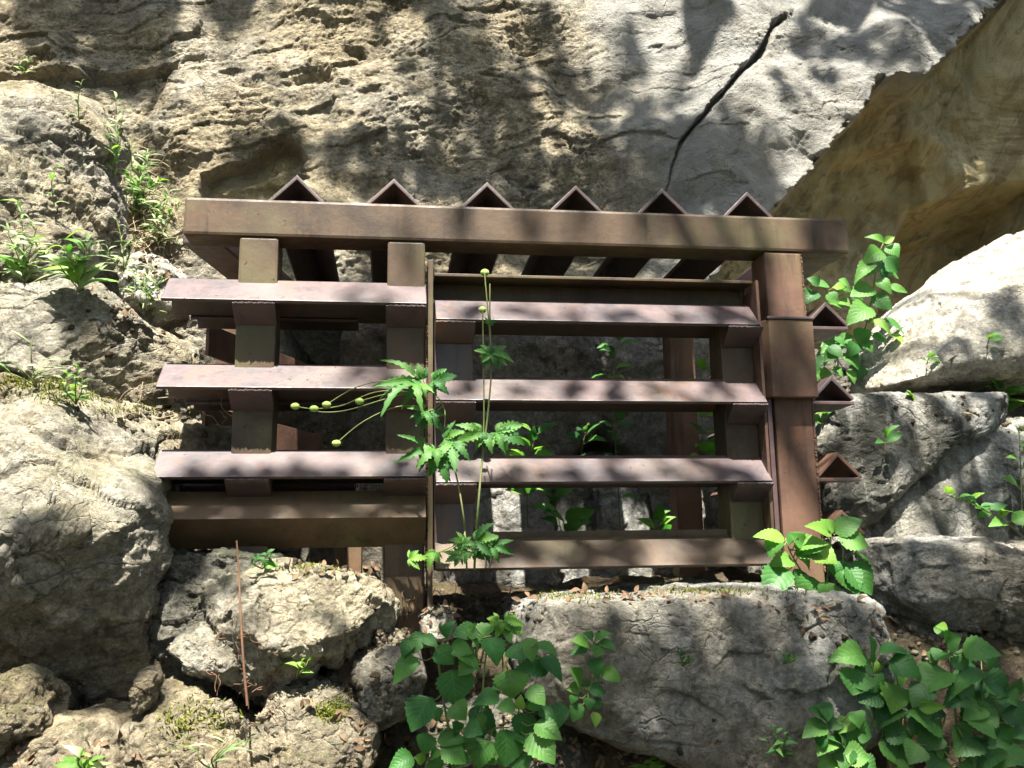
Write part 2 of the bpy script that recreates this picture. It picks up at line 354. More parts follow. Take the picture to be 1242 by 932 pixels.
CY = 1.05   # nominal depth of the cliff face
def xz(pts, y=CY):
    return [tuple(at(px, py, y)[i] for i in (0, 2)) for px, py in pts]
LEAN = .30
def xzc(px, py, back=0.0):
    d = ray(px, py); p = at(px, py, CY+back)
    if p.z > 2.3:
        t = (CY+back+LEAN*(CAM.z-2.3)-CAM.y)/(d.y-LEAN*d.z); p = CAM+d*t
    return (p.x, p.z)
def build_cliff():
    xz = lambda pts, y=CY: [xzc(a, b, y-CY) for a, b in pts]
    xs = axis(-1.75, 3.0, .0065, -30, 30, 1.16); zs = axis(1.15, 3.95, .0065, -0.2, 9.5, 1.16)
    X, Z = np.meshgrid(xs, zs); sh = X.shape
    P = np.stack([X.ravel(), 0*X.ravel()+.3, Z.ravel()], 1)
    wx = (fbm(P*3.1, 4, 11)*.05+fbm(P*14, 4, 13)*.018).reshape(sh); wz = (fbm(P*3.1, 4, 12)*.05+fbm(P*14, 4, 14)*.018).reshape(sh)
    Xw, Zw = X+wx, Z+wz
    Pw = np.stack([Xw.ravel(), 0*X.ravel(), Zw.ravel()], 1)
    Y = np.full(sh, CY)+np.clip(Z-2.3, 0, 20)*LEAN+np.clip(Z-4.2, 0, 20)*.15
    big = fbm(P*1.1, 4, 20).reshape(sh)*.16
    Q = Pw*np.array([3.6, 1, 4.4]); crag = fbm(Q, 4, 21, .55, ridge=True).reshape(sh)
    Q2 = Pw*np.array([13, 1, 19]); mid = fbm(Q2, 5, 22, .62, ridge=True).reshape(sh)
    fine = fbm(P*52, 4, 23, .65).reshape(sh)
    # rough in the left and middle, smoother to the right
    rx = sstep(.75, 1.25, X+.15*(Z-2.6)+wx*2)
    rough = 1-.5*rx
    R3 = np.array([.75, 1, 2.3]); rv = .45+.9*sstep(-.2, .35, fbm(P*1.9, 4, 29).reshape(sh))
    Pf = np.stack([(X+Z*.28+wx*.6).ravel(), 0*X.ravel()+.37, (Z-X*.28+wz*.6).ravel()], 1)
    f1 = facets(Pf*R3*4.2, 61).reshape(sh); f2 = facets(Pf*R3*13+5, 62).reshape(sh); f3 = facets(Pf*R3*36+9, 63).reshape(sh)
    soft = fbm(Pw*np.array([7, 1, 10]), 5, 24, .58).reshape(sh)
    zone = sstep(-.15, .3, fbm(P*2.3, 4, 35).reshape(sh)); rz = (.25+.9*zone)
    det = -(crag*.005*rough+f1*.020*rough+f2*.0050*rough*rz+f3*.0042*rough*rz+soft*.013*rough+mid*.0035*rough*rz+fine*.0062*rough*(.5+.6*zone))
    # ledge like steps running down to the right
    q = (Zw*1.0-Xw*.35)/.23+fbm(P*1.7, 3, 27).reshape(sh)*1.6
    fr = q-np.floor(q); step = (np.clip(fr/.82, 0, 1)-np.clip((fr-.82)/.18, 0, 1))
    det -= step*.014*rough*(.4+.6*sstep(-.15, .2, fbm(P*1.3, 3, 28).reshape(sh)))
    Y = Y+big+det
    def recess(pts, depth, edge=.02, warp=1.0, inner=0.0, y=CY):
        nonlocal Y
        d = sdf_poly(X+wx*warp*.35, Z+wz*warp*.35, xz(pts, y))
        a = sstep(0, -edge, d); Y = Y+a*depth
        return a
    # the big hollow to the right, under the slanting lip
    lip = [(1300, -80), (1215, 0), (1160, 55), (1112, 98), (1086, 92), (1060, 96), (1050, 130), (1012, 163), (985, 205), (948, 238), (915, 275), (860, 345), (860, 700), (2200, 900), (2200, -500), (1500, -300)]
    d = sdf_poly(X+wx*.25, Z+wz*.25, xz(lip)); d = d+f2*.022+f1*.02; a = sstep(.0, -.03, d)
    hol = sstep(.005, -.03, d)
    base = CY+.50+np.clip(Z-2.3, 0, 9)*LEAN*.6+np.clip(-d, 0, 1.2)*.35+fbm(P*1.6, 4, 33).reshape(sh)*.16+fbm(Pw*np.array([2.2, 1, 4]), 4, 34, ridge=True).reshape(sh)*.02-facets(np.stack([(X*.75+Z*.66).ravel()*2.2, 0*X.ravel()+.2, (Z*.75-X*.66).ravel()*6], 1), 65).reshape(sh)*.010+f3*.002+fine*.0015
    # inner step and dark pocket of the hollow
    d2 = sdf_poly(X+wx*.5, Z+wz*.5, xz([(1005, 195), (1100, 175), (1130, 215), (1150, 260), (1290, 215), (1290, 420), (1000, 420), (985, 260)], CY+.5))
    base = base+sstep(0, -.05, d2)*.10
    d3 = sdf_poly(X+wx*.5, Z+wz*.5, xz([(1130, 235), (1200, 215), (1300, 200), (1300, 420), (1110, 420), (1105, 300)], CY+.5))
    base = base+sstep(0, -.10, d3)*.35
    Y = Y*(1-a)+base*a
    # olive notch left of the gate roof
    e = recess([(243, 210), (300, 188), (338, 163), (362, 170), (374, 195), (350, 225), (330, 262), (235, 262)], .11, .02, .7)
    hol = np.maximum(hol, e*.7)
    # diagonal crack
    cp = xz([(968, 6), (940, 24), (924, 60), (898, 88), (872, 118), (852, 142), (826, 172), (816, 200), (810, 232)]); cw = [.006, .012, .011, .012, .009, .009, .006, .003, .001]
    jag = fbm(P*8, 6, 71, .75).reshape(sh)*.009; deep = np.zeros(sh)
    for (p0, w0), (p1, w1) in zip(zip(cp, cw), zip(cp[1:], cw[1:])):
        p0, p1 = np.array(p0), np.array(p1); ee = p1-p0
        tt = np.clip(((X-p0[0])*ee[0]+(Z-p0[1])*ee[1])/(ee@ee), 0, 1); w = w0+(w1-w0)*tt
        sd = ((X-p0[0])*ee[1]-(Z-p0[1])*ee[0])/np.hypot(*ee)
        dd = np.hypot(X-p0[0]-tt*ee[0], Z-p0[1]-tt*ee[1]); sd = np.where(sd > 0, dd, -dd)+jag   # >0: upper left side
        v = np.where(sd > 0, sstep(w, w*.7, sd), sstep(-w*3.2, -w*.2, sd)**1.6)
        deep = np.maximum(deep, v*np.minimum(.13, w*9))
    Y = Y+deep
    # pits, sockets and short ledges
    for px, py, r, dp in ((388, 98, 24, .06), (470, 8, 30, .07), (432, 70, 12, .05), (712, 172, 26, .04), (640, 215, 20, .05), (560, 190, 15, .04), (110, 85, 12, .07), (52, 70, 16, .10), (205, 85, 12, .06), (800, 55, 14, .04), (505, 185, 12, .04), (320, 60, 12, .03), (285, 95, 14, .03), (455, 115, 12, .04)):
        c = xz([(px, py)])[0]; r = r*.003
        dd = np.hypot((X+wx*.6-c[0])*.8, (Z+wz*.6-c[1])*1.25)
        Y = Y+dp*.65*sstep(r*1.15, r*.1, dd+f3*r*.35)
    # lower edge of the top left slab
    recess([(20, 88), (60, 82), (130, 92), (190, 80), (222, 74), (205, 112), (180, 150), (150, 180), (60, 150), (-60, 120), (-60, 70)], .07, .03)
    # the walled up opening behind the gate
    a = sstep(.05, -.12, sdf_poly(X, Z, [(-.62, 1.0), (1.25, 1.0), (1.25, 2.34), (-.5, 2.34)]))
    Y = Y+a*.40
    me = grid_mesh('cliff', X, Y, Z)
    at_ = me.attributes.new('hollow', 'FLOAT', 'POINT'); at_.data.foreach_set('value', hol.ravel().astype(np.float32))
    at_ = me.attributes.new('pale', 'FLOAT', 'POINT'); at_.data.foreach_set('value', np.clip(rx, 0, 1).ravel().astype(np.float32))
    tag(link('cliff', me, M['cliff'], smooth=True), kind='structure')
build_cliff()

# ---------------------------------------------------------------- boulders and stones
def cube_sphere(n):
    u = np.tan(np.linspace(-math.pi/4, math.pi/4, n)); V = []; Fq = []
    A, B = np.meshgrid(u, u, indexing='ij'); one = np.ones_like(A); k = 0
    for f in ((A, B, one), (B, A, -one), (one, A, B), (-one, B, A), (B, one, A), (A, -one, B)):
        V.append(np.stack([c.ravel() for c in f], 1)); i = np.arange(n*n).reshape(n, n)+k; k += n*n
        Fq.append(np.stack([i[:-1, :-1].ravel(), i[1:, :-1].ravel(), i[1:, 1:].ravel(), i[:-1, 1:].ravel()], 1))
    V = np.concatenate(V); Fq = np.concatenate(Fq)
    key = np.round(V/np.abs(V).max(1, keepdims=True)*1e5).astype(np.int64)
    _, idx, inv = np.unique(key, axis=0, return_index=True, return_inverse=True)
    V = V[idx]; Fq = inv.ravel()[Fq]
    return V/np.linalg.norm(V, axis=1, keepdims=True), Fq
_CS = {}
ROCKS = []
def boulder(label, poly, y, depth, mat, n=70, blocky=3.0, tilt=0.0, under=0.0, pivot=0.0, chips=16, chip=.76, amp=1.0, seed=1, c=None, name='boulder', cat='boulder', group=None, fine=1.0):
    """stone whose silhouette is the traced outline at distance y, with its own depth behind and before it"""
    if n not in _CS: _CS[n] = cube_sphere(n)
    D, Fq = _CS[n]
    p = np.array(xz(poly, y)); 
    if c is None:
        x, z = p[:, 0], p[:, 1]; x1, z1 = np.roll(x, -1), np.roll(z, -1); k = x*z1-x1*z
        c = np.array([((x+x1)*k).sum(), ((z+z1)*k).sum()])/(3*k.sum())
    else: c = np.array(xz([c], y)[0])
    q = p-c; th = np.arctan2(q[:, 1], q[:, 0]); th = np.mod(th, 2*math.pi)
    # sample radial function from outline
    N = 720; tt = np.linspace(0, 2*math.pi, N, endpoint=False); R = np.zeros(N)
    for i in range(len(q)):
        a, b = q[i], q[(i+1) % len(q)]; e = b-a
        dx, dz = np.cos(tt), np.sin(tt); den = dx*e[1]-dz*e[0]
        with np.errstate(all='ignore'):
            t = (a[0]*e[1]-a[1]*e[0])/den; s = (a[0]*dz-a[1]*dx)/den
        ok = (np.abs(den) > 1e-12) & (t > 0) & (s >= 0) & (s <= 1)
        R = np.where(ok & (t > R), t, R)
    ker = np.hanning(11); ker /= ker.sum(); R = 1.05*np.convolve(np.concatenate([R[-10:], R, R[:10]]), ker, 'same')[10:-10]
    ang = np.mod(np.arctan2(D[:, 2], D[:, 0]), 2*math.pi)
    r = np.interp(ang, np.append(tt, 2*math.pi), np.append(R, R[0]))
    s = np.hypot(D[:, 0], D[:, 2]); k = (np.abs(s)**blocky+np.abs(D[:, 1])**blocky)**(-1/blocky)
    Rm = R.mean()
    V = np.stack([D[:, 0]*k*r, D[:, 1]*k*depth, D[:, 2]*k*r], 1)
    rng = np.random.RandomState(seed)
    # knock flat facets off it, mostly on the side that shows
    for i in range(chips):
        d = rng.normal(size=3); d[1] = -abs(d[1])*1.2-.15; d /= np.linalg.norm(d)
        ext = (V@d).max(); h = ext*rng.uniform(chip, 1.0)
        over = np.maximum(V@d-h, 0); V = V-over[:, None]*d[None]*.9
    zr = V[:, 2]
    V[:, 1] += tilt*np.where(zr > pivot, zr, pivot+(zr-pivot)*(0 if under else 1)) + under*np.maximum(pivot-zr, 0)
    V = V+np.array([c[0], y, c[1]])
    nrm = np.zeros_like(V); a, b, cc, dd = (V[Fq[:, i]] for i in range(4)); fnr = np.cross(cc-a, dd-b)
    for i in range(4): np.add.at(nrm, Fq[:, i], fnr)
    nrm /= np.linalg.norm(nrm, axis=1, keepdims=True)+1e-9
    if ((V-V.mean(0))*nrm).sum() < 0: nrm = -nrm; Fq = Fq[:, ::-1]
    f = 1/max(Rm, .05)
    R3 = np.array([1, 1, 1.35]); rv = .4+.9*sstep(-.2, .35, fbm(V*2.5, 4, seed+60))
    d = fbm(V*f*1.2, 3, seed)*.07*Rm*amp + facets(V*R3*f*2.2, seed+50)*.05*Rm*amp + facets(V*R3*11, seed+51)*.014*amp*rv*fine
    d = d+facets(V*R3*30, seed+52)*.006*amp*fine*rv+fbm(V*9, 5, seed+20, .6)*.009*amp*fine+fbm(V*55, 4, seed+30, .65)*.0035*amp*fine*rv
    d = np.minimum(d, .06*Rm+.004)+.02*Rm
    V = V+nrm*d[:, None]
    me = mesh_np(name, V, Fq)
    zmin = float(V[:, 2].min())
    o = link(name, me, M[mat], origin=(float(c[0]), y, zmin), smooth=True)
    tag(o, label, cat, group); ROCKS.append(o); return o

# left side
boulder('large boulder filling the lower left corner, sunny top and deeply shaded face', [(-170, 462), (0, 468), (60, 480), (110, 492), (160, 500), (190, 520), (192, 560), (182, 600), (184, 680), (180, 760), (190, 830), (172, 900), (150, 1010), (-170, 1020)], -.10, .46, 'tan', 150, 3.2, tilt=.55, under=.66, pivot=.14, seed=3, chips=20)
boulder('mossy flat topped rock just behind the crest of the large left boulder', [(-120, 452), (0, 456), (55, 462), (95, 482), (110, 520), (60, 560), (-120, 560)], .18, .22, 'brown', 70, 3, tilt=.5, seed=5)
boulder('long ridged rock under the weeds, level with the two upper left bars', [(-150, 352), (0, 345), (60, 338), (104, 342), (128, 365), (155, 388), (195, 402), (238, 404), (242, 432), (222, 466), (190, 478), (150, 490), (105, 490), (50, 470), (-150, 462)], .28, .22, 'tan', 120, 3.2, tilt=.5, seed=7, chips=20)
boulder('small rounded stone wedged under the ridged rock beside the left bars', [(155, 482), (175, 472), (200, 470), (208, 482), (195, 500), (165, 502)], .20, .08, 'brown', 36, 2.6, seed=8, name='stone', cat='stone')
boulder('low crumbly rock ledge seen behind the left ends of the lower bars', [(110, 505), (150, 508), (200, 516), (260, 520), (300, 528), (300, 580), (220, 590), (120, 580)], .34, .20, 'brown', 70, 3.2, tilt=.3, seed=9, amp=1.2)
boulder('rough brown crag at the upper left edge below the cliff', [(-160, 60), (0, 70), (45, 96), (88, 120), (116, 132), (122, 170), (118, 215), (140, 270), (155, 325), (90, 345), (-160, 350)], .62, .26, 'tan', 120, 3.0, tilt=.6, seed=11, amp=1.2)
boulder('squat rock behind the leafy weeds at the left edge', [(-60, 290), (20, 262), (60, 258), (95, 270), (110, 300), (100, 345), (40, 362), (-60, 360)], .46, .18, 'brown', 60, 3, tilt=.35, seed=12, name='stone', cat='stone')
boulder('pale weathered rock among dry roots, left of the roof beam', [(150, 320), (185, 312), (215, 322), (228, 345), (220, 385), (180, 400), (150, 380)], .50, .16, 'white', 50, 2.8, tilt=.3, seed=13, name='stone', cat='stone')
# below the gate, left
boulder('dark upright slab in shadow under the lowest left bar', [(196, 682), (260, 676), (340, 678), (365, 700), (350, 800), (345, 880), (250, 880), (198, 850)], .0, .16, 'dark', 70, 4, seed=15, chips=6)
boulder('sunlit craggy boulder below the lowest left bar', [(250, 716), (285, 703), (318, 692), (345, 688), (400, 698), (450, 704), (476, 733), (468, 772), (425, 800), (392, 794), (372, 826), (335, 838), (292, 818), (276, 770), (260, 745)], -.16, .20, 'tan', 100, 2.8, tilt=.28, seed=17, amp=1.3)
boulder('pointed light stone leaning on the craggy boulder', [(208, 780), (246, 752), (284, 772), (302, 806), (292, 832), (240, 816)], -.24, .11, 'tan', 50, 2.6, tilt=.3, seed=18, amp=1.3, name='stone', cat='stone')
boulder('mossy tan stone at the bottom edge left of the dead twig', [(150, 890), (178, 852), (197, 834), (236, 842), (282, 868), (325, 900), (350, 975), (130, 990)], -.32, .18, 'brown', 80, 2.8, tilt=.3, seed=19, amp=1.3)
boulder('thin jagged stone standing against the large left boulder', [(163, 852), (170, 822), (184, 802), (194, 820), (190, 848), (178, 872)], -.36, .07, 'brown', 36, 2.6, seed=20, name='stone', cat='stone')
boulder('crusty stone with white lichen and a moss patch, right of the dead twig', [(316, 872), (340, 840), (378, 830), (425, 852), (452, 880), (450, 915), (400, 960), (330, 960), (312, 910)], -.30, .16, 'brown', 80, 3, tilt=.25, seed=21, amp=1.2)
boulder('smooth grey stone next to the big leafy plant', [(422, 806), (448, 790), (500, 782), (510, 820), (500, 866), (458, 886), (434, 862)], -.26, .10, 'grey', 60, 3.2, tilt=.15, seed=22, amp=.7, name='stone', cat='stone')
boulder('small sunlit stone at the foot of the middle post', [(512, 748), (530, 738), (552, 738), (558, 756), (545, 775), (515, 772)], -.14, .07, 'white', 36, 2.6, tilt=.2, seed=23, name='stone', cat='stone')
boulder('lumpy brown stone in the bottom left corner', [(-90, 830), (0, 822), (34, 814), (64, 846), (60, 905), (0, 925), (-90, 925)], -.42, .14, 'brown', 60, 2.8, seed=24, amp=1.3, name='stone', cat='stone')
boulder('low mossy rock along the bottom left edge', [(-90, 905), (50, 880), (110, 868), (165, 872), (190, 930), (180, 1010), (-90, 1010)], -.34, .22, 'brown', 60, 3, seed=25)
boulder('shadowed earthy rock behind the big leafy plant', [(440, 890), (500, 860), (620, 850), (700, 880), (720, 1000), (430, 1010)], -.10, .16, 'dark', 60, 3, seed=26)
boulder('brown clod covered rock between the grey stone and the craggy boulder', [(380, 800), (430, 785), (480, 770), (520, 790), (520, 850), (430, 870), (380, 850)], -.14, .14, 'soil', 60, 3, seed=27, amp=1.3)
# below the gate, right
boulder('massive square grey block under the door, in dappled shade', [(622, 762), (632, 736), (660, 727), (720, 726), (800, 720), (880, 716), (960, 720), (1004, 732), (1013, 800), (1010, 870), (960, 896), (900, 922), (840, 922), (770, 890), (690, 866), (636, 826)], .0, .30, 'grey', 150, 8.0, tilt=.05, seed=31, chips=4, chip=.93, amp=.6)
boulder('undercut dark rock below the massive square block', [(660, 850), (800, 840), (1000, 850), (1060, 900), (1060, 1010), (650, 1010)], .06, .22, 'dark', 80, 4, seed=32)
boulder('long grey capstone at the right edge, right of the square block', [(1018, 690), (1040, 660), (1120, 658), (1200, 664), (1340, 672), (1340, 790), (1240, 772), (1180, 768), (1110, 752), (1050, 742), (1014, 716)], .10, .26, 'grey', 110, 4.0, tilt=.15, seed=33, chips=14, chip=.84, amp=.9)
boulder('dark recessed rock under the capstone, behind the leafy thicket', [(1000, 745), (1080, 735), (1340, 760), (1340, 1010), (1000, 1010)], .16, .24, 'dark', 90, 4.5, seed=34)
boulder('wide stone with dark streaks, right of the ends of the side bars', [(1000, 660), (1040, 606), (1070, 574), (1104, 545), (1146, 526), (1200, 520), (1340, 526), (1340, 700), (1000, 700)], .52, .24, 'greystreak', 120, 6, tilt=.14, seed=35, chips=6, chip=.9, amp=.5)
boulder('grey slab split by a slanting gap from the streaked stone', [(968, 500), (1010, 490), (1060, 490), (1120, 488), (1190, 490), (1190, 522), (1128, 542), (1096, 566), (1052, 602), (1010, 640), (955, 640)], .50, .24, 'greystreak', 100, 6, tilt=.16, seed=36, chips=6, chip=.9, amp=.5)
boulder('bright sunlit boulder at the right edge under the hollow', [(1034, 474), (1050, 440), (1085, 392), (1130, 355), (1185, 318), (1245, 282), (1360, 250), (1360, 470), (1260, 490), (1180, 478), (1110, 480)], .74, .34, 'white', 130, 2.8, tilt=.55, seed=37, chips=12, chip=.84, amp=.7)
boulder('dim rock at the back corner behind the leafy sapling', [(930, 450), (1000, 430), (1060, 440), (1070, 520), (940, 540)], 1.10, .20, 'dark', 60, 3, seed=38)
boulder('brown wedge of rock at the right edge between streaked stone and bright boulder', [(1150, 500), (1200, 470), (1340, 470), (1340, 560), (1180, 545)], .70, .18, 'brown', 60, 3, seed=39)
# wall of stones inside the opening behind the gate
WG = 'stones walling up the opening behind the gate'
def wall_stone(label, poly, y, mat, seed): boulder(label, poly, y, .17, mat, 60, 4.5, tilt=.03, chips=6, chip=.88, amp=.7, seed=seed, name='wall_stone', cat='stone', group=WG)
wall_stone('lower left wall stone behind the door, partly lit by a square of sun', [(540, 585), (660, 580), (668, 720), (600, 740), (540, 730)], 1.12, 'grey', 51)
wall_stone('mossy lower middle wall stone behind the door', [(668, 590), (775, 580), (782, 725), (672, 735)], 1.16, 'greystreak', 52)
wall_stone('lower right wall stone behind the right door edge', [(782, 575), (905, 580), (910, 735), (788, 735)], 1.14, 'grey', 53)
wall_stone('upper right wall stone seen between the first and second door bars', [(720, 385), (905, 390), (905, 575), (780, 572), (725, 520)], 1.22, 'grey', 54)
wall_stone('upper middle wall stone behind the tall flower stems', [(560, 385), (715, 385), (720, 520), (660, 578), (560, 575)], 1.20, 'grey', 55)
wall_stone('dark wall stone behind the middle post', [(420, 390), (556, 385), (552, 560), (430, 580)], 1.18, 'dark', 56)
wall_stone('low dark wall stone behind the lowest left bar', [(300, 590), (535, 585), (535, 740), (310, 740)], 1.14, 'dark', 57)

# ---------------------------------------------------------------- the steel gate
ANG = .102; TH = .0095
def angle_profile(leg=ANG, th=TH):
    """L section, corner up: apex at origin, legs at 45 degrees"""
    q = math.sqrt(.5); a = leg*q; t = th*q
    return [(0, 0), (a, -a), (a-t, -a-t), (0, -2*t), (-a+t, -a-t), (-a, -a)]
def extrude(bm, prof, frame, length, bevel=.0022):
    """frame: (origin, u, v, axis)"""
    o, u, v, ax = (Vector(x) for x in frame)
    a = [bm.verts.new(o+u*p[0]+v*p[1]) for p in prof]; b = [bm.verts.new(o+u*p[0]+v*p[1]+ax*length) for p in prof]
    n = len(prof); fs = [bm.faces.new(a), bm.faces.new(b[::-1])]
    for i in range(n): fs.append(bm.faces.new((a[i], b[i], b[(i+1) % n], a[(i+1) % n])))
    es = list({e for f in fs for e in f.edges})
    bmesh.ops.recalc_face_normals(bm, faces=fs)
    if bevel: bmesh.ops.bevel(bm, geom=es, offset=bevel, segments=2, profile=.6, affect='EDGES')
def boxbm(bm, x0, x1, y0, y1, z0, z1, bevel=.004, rot=None):
    extrude(bm, [(x0, y0), (x1, y0), (x1, y1), (x0, y1)], ((0, 0, z0), (1, 0, 0), (0, 1, 0), (0, 0, 1)), z1-z0, bevel)
def box(name, x0, x1, y0, y1, z0, z1, mat, parent, bevel=.004, lab=None):
    bm = bmesh.new(); boxbm(bm, x0, x1, y0, y1, z0, z1, bevel); o = obj(name, bm, M[mat], parent)
    if lab: o['label'] = lab
    return o
def xbar(name, x0, x1, ridge, y, mat, parent, leg=ANG, drop=0.0):
    bm = bmesh.new(); extrude(bm, angle_profile(leg), ((x0, y, ridge), (0, 1, 0), (0, 0, 1), Vector((x1-x0, 0, drop)).normalized()), x1-x0)
    return obj(name, bm, M[mat], parent)
def ybar(name, x, ridge, y0, y1, mat, parent, leg=ANG, dx=0.0):
    ax = Vector((dx, 1, 0)).normalized()
    bm = bmesh.new(); extrude(bm, angle_profile(leg), ((x, y0, ridge), (ax.y, -ax.x, 0), (0, 0, 1), ax), y1-y0)
    return obj(name, bm, M[mat], parent)
def weld(bm, a, b, r=.004, n=26):
    a, b = Vector(a), Vector(b)
    for i in range(n):
        p = a.lerp(b, (i+.5)/n); s = r*random.uniform(.7, 1.25)
        bmesh.ops.create_icosphere(bm, subdivisions=1, radius=s, matrix=Matrix.Translation(p+Vector([random.uniform(-.001, .001) for _ in range(3)])))
YF = -.012      # front plane of posts and roof beam
gate = empty('steel_gate', (.2, .05, 1.36))
tag(gate, 'rusted steel cave gate of horizontal angle bars under a barred roof, set between the rocks', 'gate')
box('roof_beam', -.612, 1.152, YF-.004, YF+.094, 2.255, 2.354, 'frame', gate, .008)
box('rear_beam', -.52, 1.10, .80, .89, 2.262, 2.352, 'frame', gate, .006)
for x in (-.338, -.089, .157, .397, .636, .877):
    ybar('roof_bar', x, 2.354+.0715+.006, .004, .96, 'bars', gate)
# roof side beams run back from the front beam
for x0, dx in ((-.585, .20), (1.105, -.02)):
    bm = bmesh.new(); ax = Vector((dx, 1, 0)).normalized()
    extrude(bm, [(0, 0), (.10, 0), (.10, -.09), (0, -.09)], ((x0-.05, YF+.097, 2.3535), (ax.y, -ax.x, 0), (0, 0, 1), ax), .80, .004)
    obj('side_beam', bm, M['bars'], gate)
posts = [(-.474, -.377, 1.30), (-.104, -.007, 1.22), (.908, 1.013, 1.30)]
lefts = (2.145, 1.929, 1.716)
P_ = []
for i, (a, b, zb) in enumerate(posts):
    p = box('post', a, b, YF, YF+.098, zb, 2.2545, 'rust' if i == 2 else 'frame', gate, .007); P_.append(p)
# back posts
for px, zt, m in ((274, 2.26, 'rust'), (424, 1.56, 'rust'), (832, 2.26, 'rust')):
    c = at(px, 560, .80); box('back_post', c.x-.045, c.x+.045, .78, .87, 1.25, zt, m, gate, .006)
def gusset(x0, x1, ridge, parent, yf=YF, drop=.042, ylip=-.071):
    """welded wedge under a bar: from the bar's lower lip back and down to the post face"""
    zl = ridge-.0795; yi = yf-.001
    bm = bmesh.new()
    extrude(bm, [(ylip+.001, zl), (ylip+.006, zl-.006), (yi, zl-drop), (yi, zl+.05)], ((x0, 0, 0), (0, 1, 0), (0, 0, 1), (1, 0, 0)), x1-x0, .002)
    weld(bm, (x0+.004, ylip+.002, zl), (x1-.004, ylip+.002, zl), .0032, 24)
    return obj('gusset', bm, M['bars'], parent)
for r in lefts:
    b = xbar('bar', -.642, -.005, r, .0, 'bars', gate)
    gusset(-.476, -.374, r, P_[0]); gusset(-.106, -.006, r, P_[1])
# lowest left bar: its corner points forward
bm = bmesh.new(); extrude(bm, [(p[1], p[0]) for p in angle_profile(.097)], ((-.622, -.075, 1.546), (0, -1, 0), (0, 0, 1), (1, 0, 0)), .617)
o = obj('bar', bm, M['olive'], gate); o['label'] = 'lowest bar turned with its corner forward, greenish on top'
# left side wall bars
for r in (2.115, 1.895, 1.68):
    xbar('side_bar', -.60, -.18, r, .115, 'bars', gate, .075)
    bm = bmesh.new(); ax = Vector((.42, 1, 0)).normalized()
    extrude(bm, [(0, 0), (.01, 0), (.01, -.085), (0, -.085)], ((-.585, .19, r-.04), (ax.y, -ax.x, 0), (0, 0, 1), ax), .66, .001); obj('side_plate', bm, M['rust'], gate)  # rust colour picked to make these shaded plates look lit
# right side wall bars, end plates closing the triangle
for i, r in enumerate((2.12, 1.915, 1.711, 1.559)):
    ybar('side_bar', 1.078, r, .0, .84, 'rust' if i > 1 else 'bars', gate, .086)
    if i < 3: box('side_plate', 1.02, 1.137, .0, .13 if i < 2 else .05, r-.078, r-.069, 'bars', gate, .0015)
# jamb of the door
box('jamb', .0, .0125, -.03, .075, 1.28, 2.20, 'frame', gate, .0015)
bm = bmesh.new(); weld(bm, (-.003, YF-.002, 1.42), (-.003, YF-.002, 2.03), .0035, 120); obj('weld_seam', bm, M['rust'], gate)
# door leaf
door_z = (2.107, 1.903, 1.702, 1.497)
# a lip and a dark channel above the door
bm = bmesh.new()
extrude(bm, [(-.03, 0), (.055, 0), (.055, -.06), (.047, -.06), (.047, -.008), (-.03, -.008)], ((.016, 0, 2.165), (0, 1, 0), (0, 0, 1), (1, 0, 0)), .845, .0015)
obj('door_header', bm, M['frame'], gate)
door = obj('door', (lambda b: (boxbm(b, .017, .115, YF+.004, YF+.096, 1.44, 2.06, .005), b)[1])(bmesh.new()), M['bars'], gate)
box('stile', .772, .862, YF+.004, YF+.096, 1.44, 2.06, 'frame', door, .005)
for i, r in enumerate(door_z):
    xbar('door_bar', .018, .866 if i else .860, r, .003, 'bars' if i < 3 else 'frame', door, drop=.0)
    if i < 3:
        gusset(.018, .117, r, door); gusset(.774, .868, r, door)
box('bottom_rail', .118, .77, .012, .020, 1.425, 1.512, 'frame', door, .001)
box('door_plate', .862, .870, -.05, .05, 1.43, 2.16, 'rust', door, .0015)
# lock housing round the right post
bm = bmesh.new()
extrude(bm, [(.868, -.002), (.893, -.045), (1.016, -.045), (1.016, -.0135), (.905, -.0135), (.885, .03), (.868, .03)], ((0, 0, 1.848), (1, 0, 0), (0, 1, 0), (0, 0, 1)), .208, .003)
lock = obj('lock_housing', bm, M['rust'], gate)
box('lock_lid', .889, 1.019, -.048, -.013, 2.0565, 2.064, 'bars', lock, .002)
for z0, z1, r in ((1.40, 1.846, .0042), (2.07, 2.25, .003)):
    bm = bmesh.new(); weld(bm, (1.0135, YF+.002, z0), (1.0135, YF+.002, z1), r, int((z1-z0)/.004)); obj('weld_seam', bm, M['rust'], P_[2])
box('guard_strip', .885, .897, -.02, .08, 1.30, 1.846, 'bars', gate, .0015)

bpy.context.view_layer.update()
DG = bpy.context.evaluated_depsgraph_get()
def hit(px, py, default_y=0.0):
    d = ray(px, py).normalized(); ok, loc, nor, idx, ob, mw = SC.ray_cast(DG, CAM, d)
    return (loc, nor) if ok else (at(px, py, default_y), Vector((0, -1, 0)))
